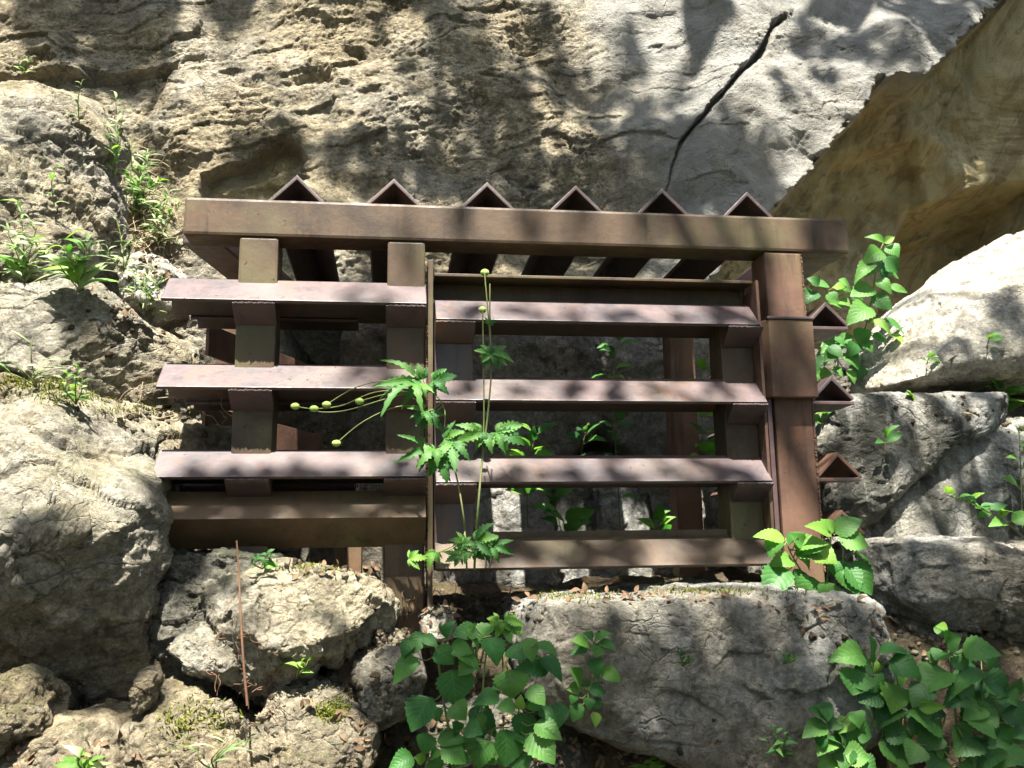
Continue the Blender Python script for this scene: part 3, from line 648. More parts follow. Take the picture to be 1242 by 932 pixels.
#PLANTS-BEGIN
# ---------------------------------------------------------------- plants
class LB:
    """collects leaves and thin tubes of one foliage mesh"""
    def __init__(s): s.V = []; s.F = []; s.UV = []; s.MI = []; s.n = 0; s.T = []
    def add(s, V, F, UV, mi):
        s.V.append(V); s.F.append(np.array(F)+s.n); s.UV.append(UV); s.MI += [mi]*len(F); s.n += len(V); s.T.append(np.full(len(V), random.random()))
    def leaf(s, base, tip, w, mi=0, hint=(0, -.55, .8), bow=.12, fold=.25, teeth=.05, nl=16, prof='ovate', wave=.03, jit=.3):
        base, tip = np.array(base, float), np.array(tip, float); ax = tip-base; L = np.linalg.norm(ax)+1e-9; ax /= L
        h = np.array(hint, float)+np.random.normal(size=3)*jit; h -= ax*(h@ax); h /= np.linalg.norm(h)+1e-9; sd = np.cross(ax, h)
        us = np.array([-1, -.5, 0, .5, 1]); V = []; UV = []; ph = random.random()*6
        for i in range(nl+1):
            v = i/nl
            if prof == 'ovate': ww = (math.sin(math.pi*min(1, v**.72))**.85)*(1-.25*v)*1.12 if 0 < v < 1 else 0
            elif prof == 'lance': ww = math.sin(math.pi*v**.85)**.9 if 0 < v < 1 else 0
            else: ww = (math.sin(math.pi*v**.8)**.8)*(1+.55*math.sin(v*21)) if 0 < v < 1 else 0
            tooth = teeth*(1 if i % 2 else -1)
            b = bow*L*(math.sin(math.pi*v)*.5-v*v*.9)
            for u in us:
                e = u*(ww*(1+(tooth if abs(u) == 1 else 0))+.004)*w/2
                lift = fold*abs(e)+wave*L*math.sin(v*7+u*2.2+ph)*abs(u)*.5
                V.append(base+ax*(v*L)+sd*e+h*(b+lift)); UV.append((.5+u*.5, v))
        F = []
        for i in range(nl):
            for j in range(4): a = i*5+j; F.append((a, a+1, a+6, a+5))
        s.add(np.array(V), F, np.array(UV), mi)
    def tube(s, pts, r0, r1, mi, k=5):
        V, F = tube_np(pts, r0, r1, k); s.add(V, F, np.full((len(V), 2), .27), mi)
    def build(s, name, mats, parent):
        V = np.concatenate(s.V); Fq = np.concatenate(s.F); UV = np.concatenate(s.UV)
        n = len(Fq)
        me = bpy.data.meshes.new(name)
        me.vertices.add(len(V)); me.vertices.foreach_set('co', V.astype(np.float32).ravel())
        me.loops.add(n*4); me.loops.foreach_set('vertex_index', Fq.astype(np.int32).ravel())
        me.polygons.add(n); me.polygons.foreach_set('loop_start', np.arange(0, n*4, 4, dtype=np.int32))
        me.update(calc_edges=True)
        l = me.uv_layers.new(name='UVMap'); l.data.foreach_set('uv', UV[Fq.ravel()].astype(np.float32).ravel())
        ta = me.attributes.new('tone', 'FLOAT', 'POINT'); ta.data.foreach_set('value', np.concatenate(s.T).astype(np.float32))
        for m in mats: me.materials.append(M[m])
        me.polygons.foreach_set('material_index', np.array(s.MI, np.int32))
        return link(name, me, None, parent, smooth=True)
def tube_np(pts, r0, r1, k=6):
    P = [np.array(p, float) for p in pts]; n = len(P); V = []; F = []
    for i, p in enumerate(P):
        t = P[min(i+1, n-1)]-P[max(i-1, 0)]; t /= np.linalg.norm(t)+1e-9
        a = np.cross(t, (0.3, .9, .2)); a /= np.linalg.norm(a)+1e-9; b = np.cross(t, a); r = r0+(r1-r0)*i/(n-1)
        for j in range(k):
            an = 2*math.pi*j/k; V.append(p+(a*math.cos(an)+b*math.sin(an))*r)
    for i in range(n-1):
        for j in range(k): F.append((i*k+j, i*k+(j+1) % k, (i+1)*k+(j+1) % k, (i+1)*k+j))
    return np.array(V), np.array(F)
def curve(pts, n=6):
    """Catmull-Rom through the points"""
    P = [Vector(p) for p in pts]; out = []
    if len(P) == 2: return [P[0].lerp(P[1], i/n) for i in range(n+1)]
    for i in range(len(P)-1):
        a, b, c, d = P[max(i-1, 0)], P[i], P[i+1], P[min(i+2, len(P)-1)]
        for k in range(n):
            t = k/n; out.append(.5*((2*b)+(c-a)*t+(2*a-5*b+4*c-d)*t*t+(3*b-a-3*c+d)*t**3))
    out.append(P[-1]); return out
def tube_obj(name, pts, r0, r1, mat, parent=None, k=7, origin=None):
    V, F = tube_np(pts, r0, r1, k); return link(name, mesh_np(name, V, F), M[mat], parent, origin, True)
def zc(x0, y0, s):
    return lambda x, y: (x0+x/s, y0+y/s)
def plant(name, label, cat, y, conv, stems, leaves, mats=('leaf', 'leaf_light', 'stem'), stem_mat='stem', sr=.0032, tipfwd=.35, extra=None, teeth=.07, hint=(0, -.8, .6), prof='ovate', spread=.03, group=None, fill=0):
    """stems and leaves traced in the picture at distance y; leaf tips come forward, leaves fan out in depth"""
    S3 = [[at(*conv(*p[:2]), y+(p[2] if len(p) > 2 else 0)) for p in st] for st in stems]
    S3 = [curve(st) for st in S3]
    root = empty(name, S3[0][0]); tag(root, label, cat, group)
    allp = [p for st in S3 for p in st]
    for i, st in enumerate(S3): tube_obj('stem', st, sr*(1 if i == 0 else .75), sr*.5, stem_mat, root)
    lb = LB()
    for lf in leaves:
        bx, by, tx, ty, w = lf[:5]; mi = lf[5] if len(lf) > 5 else 0
        yb = y-random.uniform(0, spread); b = at(*conv(bx, by), yb); t0 = at(*conv(tx, ty), yb)
        L = (t0-b).length; t = at(*conv(tx, ty), yb-L*random.uniform(.1, tipfwd*1.7))
        wd = (at(*conv(bx+w, by), yb)-b).length*(1.3 if prof == 'ovate' else 1.25)
        if prof == 'lobed':
            ax = t-b; nrm = ax.cross(Vector((1, 0, .2)) if abs(ax.normalized().x) < .7 else Vector((0, .3, 1))).normalized()
            if nrm.dot(Vector(hint)) < 0: nrm = -nrm
            for an, k in ((0, 1), (.75, .8), (-.75, .8), (1.5, .5), (-1.5, .5)):
                q = Matrix.Rotation(an+random.uniform(-.12, .12), 3, nrm) @ ax*k*random.uniform(.75, 1.05)
                lb.leaf(b, b+q, min(wd*.52, L*.42)*k, mi, hint=nrm, teeth=.24, prof='lance', bow=random.uniform(.05, .4), fold=random.uniform(.1, .5), jit=.12, nl=14)
        else: lb.leaf(b, t, wd, mi, hint=hint, teeth=teeth, prof=prof, bow=random.uniform(.05, .28), fold=random.uniform(.1, .4))
        q = min(allp, key=lambda p: (p-b).length)
        if .004 < (q-b).length < .16: 
            m = q.lerp(b, .55)+Vector((0, 0, -.008)); lb.tube(curve([q, m, b], 3), .0016, .0011, len(mats)-1)
    for i in range(fill):
        bx, by, tx, ty, w = random.choice(leaves)[:5]; k = (abs(tx-bx)+abs(ty-by)); an = random.uniform(0, 6.28)
        bx += random.gauss(0, k*.45); by += random.gauss(0, k*.45); yb = y+random.uniform(.0, .09); b = at(*conv(bx, by), yb); t = at(*conv(bx+k*math.cos(an), by+k*abs(math.sin(an))*.9), yb-.02)
        if min((p-b).length for p in allp) > .12: continue
        lb.leaf(b, t, (t-b).length*random.uniform(.6, .8), random.choice((0, 0, max(0, len(mats)-2 if 'leaf_dark' in mats else 0))), hint=hint, teeth=teeth, bow=random.uniform(.05, .3), fold=random.uniform(.1, .4))
        q = min(allp, key=lambda p: (p-b).length)
        if (q-b).length < .2: lb.tube(curve([q, q.lerp(b, .5)+Vector((0, 0, -.01)), b], 3), .0015, .001, len(mats)-1)
    if extra: extra(lb, root, S3)
    lb.build('foliage', mats, root)
    return root
np.random.seed(5)
# big leafy plant, centre bottom
Z = zc(470, 740, 4.14)
plant('leafy_plant', 'big broad leaved plant between the grey stone and the square block', 'plant', -.42, Z,
  [[(330, 830, .1), (310, 620), (280, 450), (255, 260), (240, 180)], [(430, 830, .1), (470, 520), (490, 260), (520, 130)], [(560, 830, .1), (600, 700), (640, 600), (660, 500), (662, 460)], [(470, 640, .05), (540, 595), (610, 590)], [(240, 830, .05), (205, 740)], [(500, 430, .05), (560, 340), (620, 215)]],
  [(322, 300, 345, 485, 155), (215, 440, 115, 612, 140), (150, 240, 20, 360, 85), (190, 120, 80, 235, 70), (245, 190, 335, 272, 85), (340, 200, 470, 302, 85), (320, 180, 430, 215, 70), (450, 100, 320, 125, 75), (500, 140, 560, 275, 115), (620, 300, 625, 448, 135), (640, 480, 550, 492, 62), (660, 500, 670, 428, 45, 1), (700, 490, 772, 500, 55), (668, 515, 684, 655, 115), (560, 440, 428, 462, 80), (600, 600, 590, 792, 140), (740, 570, 880, 650, 95), (720, 620, 840, 772, 125), (500, 650, 440, 795, 135), (190, 620, 190, 728, 105), (270, 690, 402, 760, 105), (215, 735, 280, 715, 50, 1), (190, 745, 135, 740, 50, 1), (130, 740, 5, 795, 85), (210, 760, 265, 830, 90), (390, 590, 477, 620, 80), (250, 650, 405, 655, 85), (770, 240, 888, 352, 85), (750, 165, 858, 232, 62), (700, 140, 730, 262, 75), (600, 200, 692, 245, 80), (710, 390, 792, 475, 80), (760, 500, 852, 562, 55), (465, 520, 480, 592, 42, 1), (330, 470, 392, 552, 90), (235, 490, 252, 562, 60), (180, 130, 252, 182, 50), (290, 140, 325, 55, 60), (430, 110, 400, 90, 60), (360, 620, 330, 560, 60), (560, 700, 480, 770, 90), (660, 720, 690, 830, 90), (420, 250, 360, 330, 70), (540, 360, 590, 400, 60), (120, 150, 70, 230, 60), (400, 130, 470, 215, 80), (640, 640, 760, 700, 80), (380, 700, 330, 790, 90)],
  mats=('leaf', 'leaf_light', 'stem'), fill=8)
plant('lobed_plant', 'young plant with pale hand shaped leaves rising behind the big leafy plant', 'plant', -.36, Z,
  [[(580, 300, .1), (575, 180), (570, 55)]],
  [(585, 55, 630, 185, 90), (590, 50, 690, 80, 60), (575, 60, 575, 130, 60), (560, 50, 480, 110, 60), (555, 50, 510, 45, 40), (600, 70, 680, 140, 60)], mats=('leaf_light', 'lobed', 'stem'), teeth=.3, prof='lobed', sr=.0022)
# small plant on the square block
plant('small_plant', 'small upright plant with pale green leaves against the left part of the square block', 'plant', -.36, Z,
  [[(990, 560, .06), (1000, 440), (1050, 300), (1050, 170)], [(1000, 440), (1035, 500)]],
  [(1010, 170, 930, 150, 70, 1), (1000, 190, 920, 218, 45), (1040, 150, 1122, 108, 50), (1060, 165, 1152, 190, 50), (1050, 180, 1050, 235, 65), (1050, 240, 1050, 338, 65), (965, 375, 920, 290, 85, 1), (960, 385, 903, 400, 50), (1080, 300, 1172, 355, 62, 1), (1010, 400, 1102, 410, 55), (950, 430, 918, 470, 50), (965, 470, 930, 562, 62), (1005, 440, 1015, 502, 50), (1040, 440, 1062, 502, 45), (1035, 512, 1048, 592, 50, 1), (1030, 150, 985, 112, 45), (985, 385, 1000, 345, 40)], mats=('leaf', 'leaf_light', 'stem'), sr=.002)
# plant at the foot of the right post
Z2 = zc(780, 480, 3.583)
plant('leafy_plant', 'bright sunlit leafy plant at the foot of the right post', 'plant', -.16, Z2,
  [[(785, 905, .06), (805, 760), (820, 560)], [(790, 890, .06), (700, 780), (640, 680), (620, 620)], [(800, 880, .05), (860, 760), (870, 650)]],
  [(612, 620, 482, 605, 60, 1), (630, 650, 692, 590, 65), (600, 640, 545, 700, 80), (650, 715, 550, 732, 60, 1), (612, 750, 528, 885, 98), (655, 655, 802, 635, 60, 1), (660, 680, 780, 695, 60), (735, 690, 848, 722, 105, 1), (670, 700, 732, 752, 60, 1), (840, 720, 862, 805, 85), (812, 600, 712, 558, 52, 1), (830, 590, 780, 535, 42, 1), (835, 600, 953, 528, 72), (850, 620, 988, 640, 105), (900, 690, 1008, 728, 58), (880, 740, 1005, 862, 112), (860, 760, 940, 865, 92), (740, 790, 690, 905, 98), (800, 810, 800, 905, 82), (852, 862, 902, 918, 48, 2), (700, 650, 640, 600, 50), (690, 760, 665, 830, 60), (760, 640, 700, 690, 60)], mats=('leaf', 'leaf_light', 'yellow', 'stem'))
# thicket lower right
Z3 = zc(822, 622, 2.957)
plant('leafy_plant', 'tall broad leaved plant in the left half of the lower right thicket', 'plant', -.30, Z3,
  [[(760, 960, .12), (740, 760), (700, 580), (695, 520)], [(800, 960, .1), (800, 700), (780, 560)], [(640, 760, .1), (650, 640)]],
  [(665, 512, 548, 522, 70), (690, 532, 690, 438, 68), (720, 500, 828, 494, 58), (760, 530, 878, 582, 78), (710, 575, 710, 533, 48, 1), (640, 562, 630, 655, 95), (650, 640, 710, 690, 65), (760, 612, 775, 718, 95, 1), (690, 690, 715, 655, 45), (690, 600, 740, 640, 60), (700, 740, 757, 755, 42, 1), (740, 780, 842, 812, 62), (720, 830, 812, 905, 75), (690, 540, 640, 560, 60, 3), (720, 640, 650, 680, 70, 3), (800, 640, 850, 720, 80, 3), (780, 700, 720, 760, 80, 3), (830, 740, 900, 790, 80, 3), (770, 850, 850, 920, 80, 3), (660, 620, 610, 610, 50, 3)], mats=('leaf', 'leaf_light', 'stem', 'leaf_dark', 'stem'), fill=14)
plant('leafy_plant', 'low bushy plant at the left foot of the lower right thicket', 'plant', -.40, Z3,
  [[(580, 970, .1), (590, 860), (560, 760), (520, 710)], [(640, 970, .1), (670, 840), (690, 740)]],
  [(530, 760, 448, 802, 55), (540, 740, 472, 700, 50), (600, 760, 692, 742, 52), (600, 780, 682, 832, 72), (650, 850, 640, 902, 75, 1), (550, 820, 503, 862, 62), (560, 860, 582, 905, 45), (520, 700, 545, 745, 45), (560, 720, 500, 690, 40), (620, 720, 660, 770, 60), (590, 840, 545, 800, 55), (640, 780, 700, 800, 60), (600, 870, 690, 880, 70), (500, 830, 540, 790, 40), (570, 900, 500, 940, 60), (650, 900, 720, 940, 70), (620, 740, 580, 790, 50, 1), (690, 730, 680, 690, 35), (560, 780, 610, 830, 50, 3), (620, 850, 590, 930, 60, 3), (580, 745, 540, 780, 40, 3)], mats=('leaf', 'leaf_light', 'stem', 'leaf_dark', 'stem'))
plant('leafy_plant', 'broad leaved plant filling the right half of the lower right thicket', 'plant', -.34, Z3,
  [[(1020, 970, .12), (1000, 760), (980, 560), (965, 440)], [(1140, 970, .1), (1100, 760), (1090, 600)], [(900, 970, .1), (940, 800), (960, 730)], [(1220, 970, .1), (1180, 780), (1120, 650)]],
  [(970, 570, 862, 645, 100), (960, 500, 922, 530, 58), (960, 462, 1015, 452, 58), (1020, 500, 1160, 494, 75), (980, 515, 1048, 565, 65), (1100, 570, 975, 640, 55), (1095, 600, 1208, 655, 80), (945, 760, 832, 712, 90), (1000, 750, 1045, 855, 92, 1), (1030, 720, 1148, 805, 65), (860, 690, 962, 700, 34, 1), (980, 830, 1082, 905, 85), (1100, 820, 1132, 910, 90), (1215, 830, 1130, 905, 100), (1250, 790, 1195, 798, 45), (1150, 760, 1192, 832, 55), (900, 850, 942, 918, 55, 1), (1030, 650, 960, 690, 70, 3), (1000, 620, 1070, 680, 70, 3), (900, 620, 840, 690, 70, 3), (1080, 740, 1150, 700, 70, 3), (1050, 800, 1000, 870, 90, 3), (920, 780, 870, 850, 80, 3), (1180, 700, 1250, 760, 80, 3), (1200, 880, 1260, 940, 90), (960, 880, 900, 930, 80, 3), (1140, 840, 1090, 920, 80, 3), (1010, 900, 1060, 950, 80), (1180, 650, 1240, 600, 60, 3), (930, 690, 890, 740, 60, 3), (1090, 690, 1030, 740, 60), (970, 430, 930, 405, 40, 1), (1160, 640, 1230, 690, 60), (860, 830, 830, 900, 70, 3)], mats=('leaf', 'leaf_light', 'stem', 'leaf_dark', 'stem'), fill=14)
# sapling behind the right post
Z4 = zc(960, 270, 4.404)
plant('sapling', 'sunlit sapling with round leaves behind the ends of the side bars', 'sapling', .62, Z4,
  [[(330, 760, .1), (390, 580), (430, 400), (460, 200), (490, 110)], [(250, 800, .1), (240, 640), (200, 400), (150, 320)]],
  [(495, 110, 402, 65, 38, 1), (495, 110, 552, 75, 32, 1), (482, 150, 392, 205, 78, 1), (510, 125, 578, 180, 70), (432, 220, 342, 298, 62), (440, 230, 380, 285, 50), (490, 200, 578, 265, 72), (450, 310, 545, 372, 62), (520, 340, 625, 375, 40, 1), (432, 345, 318, 390, 85), (430, 400, 542, 462, 75), (415, 450, 305, 525, 95), (420, 530, 545, 590, 55, 1), (485, 520, 612, 585, 50), (530, 600, 615, 655, 55, 1), (430, 605, 522, 640, 52), (290, 370, 225, 340, 55, 1), (200, 340, 115, 325, 50), (120, 370, 58, 435, 75), (190, 380, 240, 440, 60), (260, 640, 335, 600, 50), (280, 700, 368, 775, 75), (230, 690, 175, 745, 55), (195, 785, 162, 830, 45, 1), (110, 820, 140, 860, 45, 1), (300, 790, 345, 860, 60), (150, 330, 90, 295, 45), (250, 420, 320, 440, 60, 1), (270, 460, 200, 420, 50), (230, 620, 300, 660, 60), (200, 660, 270, 720, 55), (180, 720, 130, 780, 45), (300, 340, 260, 300, 50), (340, 640, 300, 720, 60), (380, 640, 440, 690, 50)], tipfwd=.3, hint=(0, -.9, .4), fill=10)
# tall lobed wildflower in front of the door
Z5 = zc(440, 430, 4.436)
def heads(lb, root, S3):
    for pl, r in (((588, 331), .0085), ((585, 376), .0075)):
        c = at(*pl, -.20); hd(root, c, r, 1.25)
    for pts in (((512, 468), (470, 462), (432, 470), (396, 491)), ((508, 472), (455, 476), (415, 492), (381, 496), (358, 493)), ((512, 474), (470, 478), (436, 487)), ((506, 474), (468, 484), (420, 498), (390, 500), (381, 496)), ((516, 493), (480, 494), (440, 512), (408, 538))):
        st = curve([at(*p, -.24) for p in pts]); tube_obj('flower_stalk', st, .0014, .0011, 'stem', root); 
    for px, py in ((396, 491), (358, 493), (381, 496), (436, 487), (408, 538)): hd(root, at(px, py, -.24), .0072, 1.4)
def hd(root, c, r, el):
    bm = bmesh.new(); bmesh.ops.create_icosphere(bm, subdivisions=3, radius=r)
    for v in bm.verts: v.co = Vector((v.co.x*el, v.co.y, v.co.z*1.05))*(1+.05*math.sin(v.co.x*1900)*math.sin(v.co.z*1900)); v.co += c
    obj('seed_head', bm, M['head'], root, smooth=True)
plant('wildflower', 'tall wildflower with deeply cut leaves and green seed heads in front of the door jamb', 'wildflower', -.22, Z5,
  [[(600, 1160, .1), (615, 900), (640, 600), (680, 250), (690, 0), (655, -440)], [(560, 1160, .1), (545, 900), (500, 640), (440, 460), (440, 300), (380, 200)], [(620, 800), (640, 600), (652, 300), (645, -240)], [(690, 0), (684, -200), (684, -380)]],
  [(380, 140, 522, 122, 90), (375, 155, 462, 205, 55), (320, 130, 300, 40, 60), (300, 135, 45, 155, 80), (290, 160, 88, 280, 90), (340, 165, 345, 228, 60), (330, 300, 235, 270, 45), (330, 310, 290, 398, 65), (340, 320, 424, 415, 75), (440, 455, 565, 400, 75), (560, 420, 500, 480, 60), (640, 420, 500, 475, 85), (650, 440, 690, 530, 130), (640, 420, 600, 505, 80), (720, 420, 900, 500, 125), (715, 425, 770, 520, 80), (480, 480, 497, 632, 85), (390, 510, 262, 610, 95), (340, 500, 180, 570, 60), (400, 560, 350, 650, 60), (420, 560, 440, 700, 100), (400, 560, 470, 670, 60), (690, 0, 580, -22, 60), (690, 0, 640, 62, 50), (690, -5, 830, 20, 70), (700, 5, 785, 60, 55), (690, 5, 610, 40, 45), (684, -165, 655, -205, 18), (684, -165, 720, -180, 18),
   (545, 1010, 470, 985, 60), (540, 1020, 620, 1010, 70), (545, 1030, 480, 1080, 60), (600, 1010, 700, 1050, 80), (610, 1000, 760, 980, 90), (640, 1010, 790, 1060, 80), (700, 1030, 830, 1080, 60), (560, 1060, 540, 1130, 60), (600, 1060, 660, 1120, 70), (250, 1100, 350, 1085, 60, 1), (390, 1065, 340, 1150, 60, 1), (520, 1080, 420, 1130, 60)],
  mats=('lobed', 'leaf_light', 'stem'), teeth=.28, prof='lobed', extra=heads, sr=.0030, tipfwd=.4)
# plants inside, behind the bars
def sprig(name, label, cat, px, py, y, pts, n, size, mats=('leaf', 'leaf_light', 'stem'), seed=0, light=.3, prof='ovate', aspect=.6, sr=.002, group=None, teeth=.05, lean=0, cast=False):
    """a stem along the traced points with n leaves set alternately along it"""
    rnd = random.Random(seed)
    if cast:
        loc, nor = hit(px, py, y); y = loc.y-.01
    S = curve([at(px, py, y)]+[at(a, b, y-.04*(i+1)/len(pts)) for i, (a, b) in enumerate(pts)])
    root = empty(name, S[0]); tag(root, label, cat, group); tube_obj('stem', S, sr, sr*.5, 'stem', root, 5)
    lb = LB()
    for i in range(n):
        f = (i+.6)/n; k = min(len(S)-1, int((.25+.75*f)*(len(S)-1))); b = S[k]; an = i*2.4+rnd.uniform(-.5, .5)
        L = size*rnd.uniform(.65, 1.15)*(1-.35*f); d = Vector((math.cos(an), -abs(math.sin(an))*.7-.1, rnd.uniform(-.35, .55)+.4*f)).normalized()
        b2 = b+d*L*.2; lb.tube([b, b2], .0012, .001, len(mats)-1)
        lb.leaf(b2, b2+d*L, L*aspect*rnd.uniform(.8, 1.1), 1 if rnd.random() < light else 0, bow=rnd.uniform(.05, .3), teeth=teeth, nl=10, prof=prof)
    lb.build('foliage', mats, root); return root
sprig('leafy_plant', 'dim plant behind the door between the first and second bars', 'plant', 740, 500, .50, [(742, 455), (750, 412)], 11, .09, seed=1)
sprig('leafy_plant', 'sunlit pale leaved plant behind the middle of the door', 'plant', 640, 640, .45, [(640, 580), (650, 522)], 14, .09, seed=2, light=.8)
sprig('leafy_plant', 'leafy stem hanging behind the lowest door bars', 'plant', 690, 690, .42, [(680, 640), (666, 590)], 11, .10, seed=3)
sprig('leafy_plant', 'dark leaved plant behind the right half of the door', 'plant', 752, 640, .60, [(748, 560), (744, 505)], 11, .085, seed=4, mats=('leaf_dark', 'leaf', 'stem'))
sprig('leafy_plant', 'sunlit plant behind the right back post of the gate', 'plant', 850, 600, .66, [(852, 540), (850, 440)], 20, .08, seed=5, light=.6)
sprig('leafy_plant', 'low plant on the floor behind the lower right of the door', 'plant', 800, 690, .55, [(800, 650), (798, 628)], 9, .085, seed=6)
sprig('leafy_plant', 'drooping leaf plant under the bottom rail of the door', 'plant', 826, 720, .45, [(824, 700), (826, 685)], 3, .06, seed=7)
sprig('leafy_plant', 'shaded plant behind the second door bar near the stems', 'plant', 700, 600, .62, [(706, 545), (712, 520)], 8, .075, seed=8, mats=('leaf_dark', 'leaf', 'stem'))
# plants among the stones to the right
sprig('leafy_plant', 'bushy bright plant at the right edge beside the sunlit boulder', 'plant', 1215, 520, .46, [(1212, 480), (1222, 445)], 16, .085, seed=11, light=.7)
sprig('leafy_plant', 'leafy tuft on top of the streaked stone', 'plant', 1150, 535, .36, [(1152, 515), (1160, 500)], 10, .07, seed=12, light=.5)
sprig('seedling', 'slender seedling in the gap above the grey slab', 'seedling', 1112, 540, .34, [(1108, 510), (1106, 480)], 8, .055, seed=13, light=.6)
sprig('leafy_plant', 'trailing sunlit vine at the right edge across the streaked stone', 'vine', 1245, 655, .22, [(1215, 630), (1180, 612), (1146, 600)], 16, .07, seed=14, light=.6)
sprig('leafy_plant', 'thin upright climber at the right edge above the vine', 'vine', 1240, 640, .25, [(1238, 570), (1236, 520)], 9, .075, seed=15, light=.6)
sprig('leafy_plant', 'small plant under the third side bar end', 'plant', 1025, 640, .40, [(1030, 610), (1035, 597)], 7, .07, seed=16, mats=('leaf_dark', 'leaf', 'stem'))
sprig('seedling', 'pale leaved sprout on the grey slab by the second side bar end', 'seedling', 1072, 545, .24, [(1072, 535), (1074, 528)], 4, .06, seed=17, light=.7, cast=True)
sprig('seedling', 'tiny sprout with two leaf pairs on the sunlit boulder', 'seedling', 1124, 442, .40, [(1126, 435)], 4, .045, seed=18, light=.8, cast=True)
sprig('seedling', 'tiny yellowish sprout near the top of the sunlit boulder', 'seedling', 1198, 418, .40, [(1200, 408)], 4, .05, seed=19, light=.9, cast=True)
sprig('seedling', 'narrow leaved sprout at the foot of the right post behind the plant', 'seedling', 1000, 540, .35, [(1000, 510), (1002, 500)], 6, .06, seed=20)
# weeds to the left
def weed(name, label, px, py, tops, n, size, seed, y=.4, mats=('weed', 'leaf_light', 'stem'), cat='weed', aspect=.16, light=.3, cast=True):
    rnd = random.Random(seed)
    if cast: y = hit(px, py, y)[0].y-.01
    b0 = at(px, py, y); root = empty(name, b0); tag(root, label, cat); lb = LB()
    for tx, ty in tops:
        t = at(tx, ty, y-.05); m = b0.lerp(t, .5)+Vector((rnd.uniform(-.015, .015), -.02, 0)); S = curve([b0, m, t], 8)
        tube_obj('stem', S, .002, .001, 'stem', root, 5)
        for i in range(n):
            f = (i+.5)/n; b = S[int(f*(len(S)-1))]; an = i*2.4+rnd.random()
            L = size*rnd.uniform(.6, 1.2)*(1.1-.5*f); d = Vector((math.cos(an), -abs(math.sin(an))*.8, rnd.uniform(.2, .9))).normalized()
            lb.leaf(b, b+d*L, L*aspect*rnd.uniform(.7, 1.3), 1 if rnd.random() < light else 0, bow=rnd.uniform(.2, .6), nl=8, prof='lance', teeth=0)
    lb.build('foliage', mats, root); return root
weed('weed', 'bright feathery weed on the bank above the left end of the roof beam', 168, 262, [(160, 170), (172, 205), (180, 185), (195, 222)], 26, .085, 1)
weed('weed', 'thin weed with upright stems in the cleft below the cliff', 138, 215, [(140, 118), (130, 150), (150, 135)], 12, .065, 2)
weed('weed', 'leafy weed beside the left end of the roof beam', 192, 300, [(205, 232), (215, 255), (185, 250), (222, 245)], 15, .075, 3)
weed('weed', 'tangled weed just left of the top left bar', 178, 385, [(165, 330), (185, 325), (172, 345), (196, 340)], 16, .055, 4)
weed('weed', 'broad rosette weed on the ridged rock by the left edge', 96, 352, [(108, 285), (80, 305), (118, 300), (70, 318)], 10, .085, 5, aspect=.24)
weed('weed', 'sprawling flowering weed at the left edge', 30, 345, [(25, 250), (8, 280), (50, 300), (45, 275)], 13, .075, 6)
weed('weed', 'single red tinted sprout on the pale rock face', 66, 250, [(70, 200)], 6, .04, 7, aspect=.3)
weed('weed', 'little sprig growing at the top left edge of the crag', 30, 92, [(25, 72), (38, 70)], 6, .035, 8, aspect=.3)
weed('weed', 'spike shaped green sprig against the brown crag', 96, 150, [(100, 97)], 9, .03, 9, aspect=.3)
weed('weed', 'small plant on the moss between the left rocks', 92, 490, [(96, 445), (84, 452), (100, 460)], 7, .035, 10, aspect=.4)
weed('grass_tuft', 'thin grass blades on the moss at the left edge', 45, 470, [(40, 405), (15, 440), (62, 448), (5, 450)], 2, .09, 11, cat='grass tuft', aspect=.07)
weed('weed', 'tiny two leaved sprout by the white lichened stone', 360, 820, [(368, 800), (375, 798)], 3, .035, 12, aspect=.5, mats=('leaf_light', 'leaf_light', 'stem'))
weed('weed', 'pale sprout in the bottom left corner', 105, 935, [(104, 910), (112, 916)], 5, .045, 13, aspect=.35)
weed('grass_tuft', 'few bent grass blades at the bottom left of the dead twig', 262, 935, [(290, 895), (240, 905), (275, 900)], 2, .08, 14, cat='grass tuft', aspect=.06)
weed('weed', 'dark small weed under the lowest left bar', 318, 690, [(322, 672), (310, 676)], 6, .03, 15, mats=('leaf_dark', 'leaf', 'stem'), aspect=.5)
weed('fern_sprig', 'delicate fine leaved sprig on the face of the square block', 828, 808, [(822, 788), (835, 796)], 8, .022, 16, mats=('leaf_dark', 'leaf', 'stem'), aspect=.4, cat='sprig')
weed('fern_sprig', 'pale star shaped sprig on the right part of the square block', 950, 805, [(946, 792), (955, 794)], 5, .025, 17, mats=('leaf', 'leaf', 'stem'), aspect=.3, cat='sprig')
weed('weed', 'small ferny weed at the lower right foot of the square block', 945, 920, [(940, 880), (955, 890), (930, 900)], 7, .035, 18, mats=('leaf_dark', 'leaf', 'stem'), aspect=.4)
weed('weed', 'bright leaf tip at the bottom edge below the square block', 782, 940, [(784, 922), (776, 928)], 3, .05, 19, mats=('leaf_light', 'leaf_light', 'stem'), aspect=.35)
weed('weed', 'stringy weed trailing on the pale rock left of the gate', 150, 330, [(140, 262), (165, 290), (130, 300)], 7, .05, 20)
